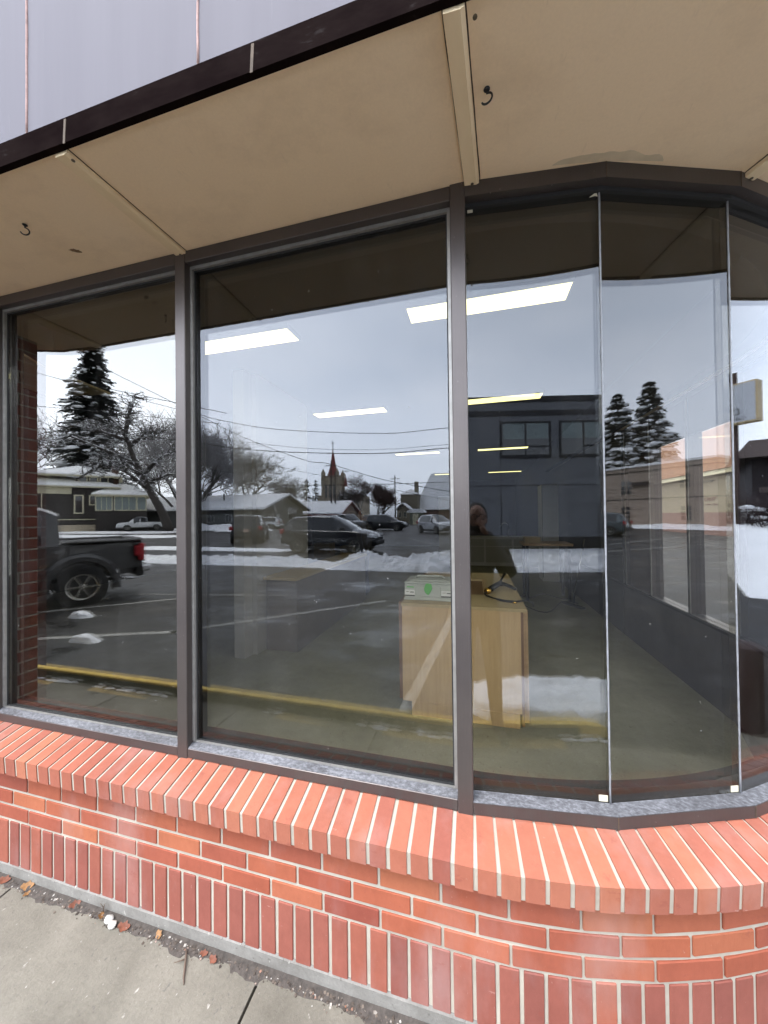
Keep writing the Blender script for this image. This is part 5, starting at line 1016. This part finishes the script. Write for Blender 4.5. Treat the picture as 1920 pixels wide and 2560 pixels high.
def person(loc, rz, label, H, trousers, top, arms, hairm='hair', glasses=False, leftfoot=(.0, .11), rightfoot=(.03, -.11), foottwist=0):
    """local: x forward, y left, z up"""
    t = thing('person', label, 'person', loc, rz); k = H / 1.75; body = MB()
    J = []; E_ = []; Rr = []
    def add(p, r, par=None):
        J.append((p[0] * k, p[1] * k, p[2] * k)); Rr.append(tuple(x * k for x in r) if isinstance(r, tuple) else r * k)
        if par is not None: E_.append((par, len(J) - 1))
        return len(J) - 1
    B_ = 1.22 if glasses else 1.; pel = add((0, 0, .95), (.165 * B_, .125)); ab = add((0, 0, 1.10), (.168 * B_, .125), pel); ch = add((.01, 0, 1.28), (.19 * B_, .135), ab); nk = add((0, 0, 1.44), (.13, .10), ch); n2 = add((.015, 0, 1.53), .060, nk); hd0 = add((.03, 0, 1.58), .058, n2)
    for s_, ft in ((1, leftfoot), (-1, rightfoot)):
        h = add((0, s_ * .095, .86), .10, pel); kn = add((.03 + ft[0] * .5, s_ * .105, .48), .068, h); an = add((ft[0], ft[1], .09), .047, kn); add((ft[0] + .06, ft[1] + s_ * .01, .045), .042, an); add((ft[0] + .17, ft[1] + s_ * .03, .035), .034, len(J) - 1)
        sh, el, wr = arms[0 if s_ > 0 else 1]; a = add((-.005, s_ * .17, 1.42), .08, nk); b = add(sh, .064 * B_, a); c = add(el, .05 * B_, b); d = add(wr, .034, c)
    V, Fc = skin_mesh(J, E_, Rr, 0)
    mi = []
    for f in Fc:
        c = sum((Vector(V[i]) for i in f), Vector()) / len(f)
        if c.z < .085 * k: body.add([V[i] for i in f], [tuple(range(len(f)))], 4)
        elif c.z < .93 * k and abs(c.y) < .26 * k and c.x < .22 * k: body.add([V[i] for i in f], [tuple(range(len(f)))], 3)
        elif c.z > 1.515 * k and abs(c.y) < .10 * k and c.x < .14 * k: body.add([V[i] for i in f], [tuple(range(len(f)))], 1)
        else: body.add([V[i] for i in f], [tuple(range(len(f)))], 2)
    # head with face
    hc = Vector((.035, 0, 1.645)) * k; hr = Vector((.100, .081, .118)) * k; nu, nv = 24, 20; rings = []
    for j in range(nv + 1):
        th = math.pi * (j + .15) / (nv + .3); ring = []
        for i in range(nu):
            u = 2 * math.pi * i / nu; d = Vector((math.sin(th) * math.cos(u), math.sin(th) * math.sin(u), math.cos(th))); q = Vector((d.x * hr.x, d.y * hr.y, d.z * hr.z)); lowf = max(0, -d.z)
            q.y *= 1 - .30 * lowf; q.x += .012 * k * lowf * (1 if d.x > 0 else -1.2)
            if d.x > .5 and abs(d.y) < .24 and -.42 < d.z < .1: q.x += .022 * k * (1 - abs(d.y) / .24) * (1 - abs(d.z + .28) / .42)      # nose
            if d.x > .4 and .12 < abs(d.y) < .5 and -.06 < d.z < .22: q.x -= .008 * k
            if d.x > .5 and abs(d.y) < .35 and -.66 < d.z < -.52: q.x += .005 * k
            ring.append(hc + q)
        rings.append(ring)
    body.loft(rings[::-1], True, mi=1)
    for s_ in (-1, 1): body.blob(hc + Vector((-.008, s_ * .078, -.012)) * k, (.022 * k, .010 * k, .034 * k), 3, .2, 1.5, 10, 7, mi=1)
    for ai, s_ in ((0, 1), (1, -1)):
        sh, el, wr = [Vector(p) * k for p in arms[ai]]; hand(body, wr, (wr - el), Vector((0, -s_, .5)) if wr.z > 1.2 * k else Vector((0, s_, 0)), s_, k, .55)
    ob = obj('body', body, [M['skin'], M['skin'], M[top], M[trousers], M['shoe']], t, True, True, recalc=False); weld(ob, .0006)
    hm = MB(); rings = []
    for j in range(9):
        th = math.pi * .5 * (j + .1) / 8.6 * 1.12; rings.append([hc + Vector((-.012 * k + math.sin(th) * math.cos(u) * (hr.x + .006 * k) * (1 if math.cos(u) < .3 else .93), math.sin(th) * math.sin(u) * (hr.y + .006 * k), math.cos(th) * (hr.z + .007 * k) - (.02 * k if math.cos(u) < 0 else -.012 * k) * (j / 8))) for u in (2 * math.pi * i / 22 for i in range(22))])
    hm.loft(rings[::-1], False); obj('hair', hm, M[hairm], t, True, True)
    if glasses:
        g = MB()
        for s_ in (-1, 1): g.tube([hc + Vector((.097, s_ * .034 + .026 * math.cos(a), .012 + .019 * math.sin(a))) * k for a in (2 * math.pi * i / 14 for i in range(15))], .003, 5, False); g.tube([hc + Vector((.095, s_ * .058, .016)) * k, hc + Vector((.0, s_ * .083, .012)) * k], .0028, 5)
        g.tube([hc + Vector((.099, -.01, .016)) * k, hc + Vector((.099, .01, .016)) * k], .003, 5); obj('glasses', g, M['black'], t, True, True)
        bd = MB(); rings = []
        for j in range(5): rings.append([hc + Vector((.012 + (.092 - .006 * j) * math.cos(u), (.072 - .007 * j) * math.sin(u), -.058 - .014 * j)) * k for u in (R(-95 + 190 * i / 14) for i in range(15))])
        bd.loft(rings, closed=False); obj('beard', bd, M[hairm], t, True, True)
        sc_ = MB()
        for j in range(2): sc_.tube([Vector((.0 + .092 * math.cos(a), .105 * math.sin(a), 1.475 + .03 * j + .02 * math.cos(a))) * k for a in (2 * math.pi * i / 20 for i in range(21))], .032 * k, 8)
        obj('hood', sc_, M['scarf'], t, True, True)
    return t
# the photographer outside, seen only as a reflection: camera phone held out in front of the face
person((.345, -1.485, .0), R(94), 'bearded photographer in glasses and dark jacket, reflected beside the thick mullion', 1.70, 'darkjeans', 'coat', (((.08, .30, 1.30), (.17, .34, 1.22), (.17, .36, 1.50)), ((.05, -.245, 1.19), (.16, -.15, 1.36), (.20, -.05, 1.52))), glasses=True, leftfoot=(.16, .12), rightfoot=(.12, -.12))
person((-2.22, 5.70, .004), R(200), 'person in blue jeans standing deep inside the shop', 1.75, 'jeans', 'coat', (((.02, .24, 1.2), (.0, .26, .95), (.06, .25, .75)), ((.02, -.24, 1.2), (.0, -.26, .95), (.06, -.25, .75))), leftfoot=(-.05, .13), rightfoot=(.06, -.13))

# ------------------------------------------------------------------ light and camera
w = bpy.data.worlds.new('World'); sc.world = w; w.use_nodes = True; ns, ls = w.node_tree.nodes, w.node_tree.links; bg = ns['Background']
sky = ns.new('ShaderNodeTexSky'); sky.sky_type = 'NISHITA'; sky.sun_disc = False
SUN_EL, SUN_AZ = R(58), R(-145)                       # azimuth measured from +y clockwise
sky.sun_elevation = SUN_EL; sky.sun_rotation = SUN_AZ; sky.air_density = 1.2; sky.dust_density = 4; sky.ozone_density = 1.5; sky.altitude = 200
# overcast: cloud takes most of the colour out and evens the brightness
bw = ns.new('ShaderNodeRGBToBW'); ls.new(sky.outputs[0], bw.inputs[0])
tc = ns.new('ShaderNodeTexCoord'); mp = ns.new('ShaderNodeMapping'); mp.inputs['Scale'].default_value = (1, 1, 2.6); ls.new(tc.outputs['Generated'], mp.inputs[0])
cl = nd(ns, 'ShaderNodeTexNoise', Scale=2.2, Detail=5, Roughness=.5); ls.new(mp.outputs[0], cl.inputs['Vector']); cr = ramp(ns, [(.3, (.76, .83, .96)), (.7, (.94, .985, 1.09))]); ls.new(cl.outputs[0], cr.inputs[0])
pw = nd(ns, 'ShaderNodeMath', operation='POWER'); ls.new(bw.outputs[0], pw.inputs[0]); pw.inputs[1].default_value = .45
k_ = nd(ns, 'ShaderNodeMath', operation='MULTIPLY'); ls.new(pw.outputs[0], k_.inputs[0]); k_.inputs[1].default_value = 17.6
cloud = mixc(ns, ls, 1., cr.outputs[0], k_.outputs[0], 'MULTIPLY'); ns_mix = cloud.node; ns_mix.clamp_result = False
sx = ns.new('ShaderNodeSeparateXYZ'); ls.new(tc.outputs['Generated'], sx.inputs[0])
zr = ramp(ns, [(0, (1, 1, .98)), (.25, (.96, .97, .98)), (.75, (.60, .605, .62))]); ls.new(sx.outputs[2], zr.inputs[0])
cloud = mixc(ns, ls, 1., cloud, zr.outputs[0], 'MULTIPLY'); cloud.node.clamp_result = False
fin = mixc(ns, ls, .12, cloud, sky.outputs[0]); ls.new(fin, bg.inputs['Color']); bg.inputs['Strength'].default_value = .1
sd = bpy.data.lights.new('sun', 'SUN'); sd.energy = 1.4; sd.angle = R(25); sd.color = (1, .95, .88); so_ = bpy.data.objects.new('sun', sd); C.objects.link(so_)
d = Vector((math.sin(SUN_AZ) * math.cos(SUN_EL), math.cos(SUN_AZ) * math.cos(SUN_EL), math.sin(SUN_EL))); so_.rotation_euler = (-d).to_track_quat('-Z', 'Y').to_euler()
cd = bpy.data.cameras.new('camera'); cam = bpy.data.objects.new('camera', cd); C.objects.link(cam); sc.camera = cam
FPX, YAW, PITCH, ROLL = 879.48, -.2558, .0109, -.0118
cd.sensor_fit = 'HORIZONTAL'; cd.sensor_width = 36; cd.lens = 36 * FPX / 1920; cd.clip_start = .02; cd.clip_end = 1500
fw = Vector((math.sin(YAW) * math.cos(PITCH), math.cos(YAW) * math.cos(PITCH), math.sin(PITCH))); rt = Vector((math.cos(YAW), -math.sin(YAW), 0)); up = rt.cross(fw)
r2 = rt * math.cos(ROLL) + up * math.sin(ROLL); u2 = -rt * math.sin(ROLL) + up * math.cos(ROLL)
m3 = Matrix((r2, u2, -fw)).transposed(); cam.matrix_world = Matrix.Translation((0, -1.2025, 1.6249)) @ m3.to_4x4()
sc.view_settings.view_transform = 'Standard'; sc.view_settings.look = 'None'; sc.view_settings.gamma = 1; sc.view_settings.exposure = 1.24
cy = sc.cycles; cy.max_bounces = 10; cy.diffuse_bounces = 4; cy.glossy_bounces = 6; cy.transparent_max_bounces = 24; cy.use_denoising = True; cy.caustics_reflective = False; cy.caustics_refractive = False; cy.sample_clamp_indirect = 8
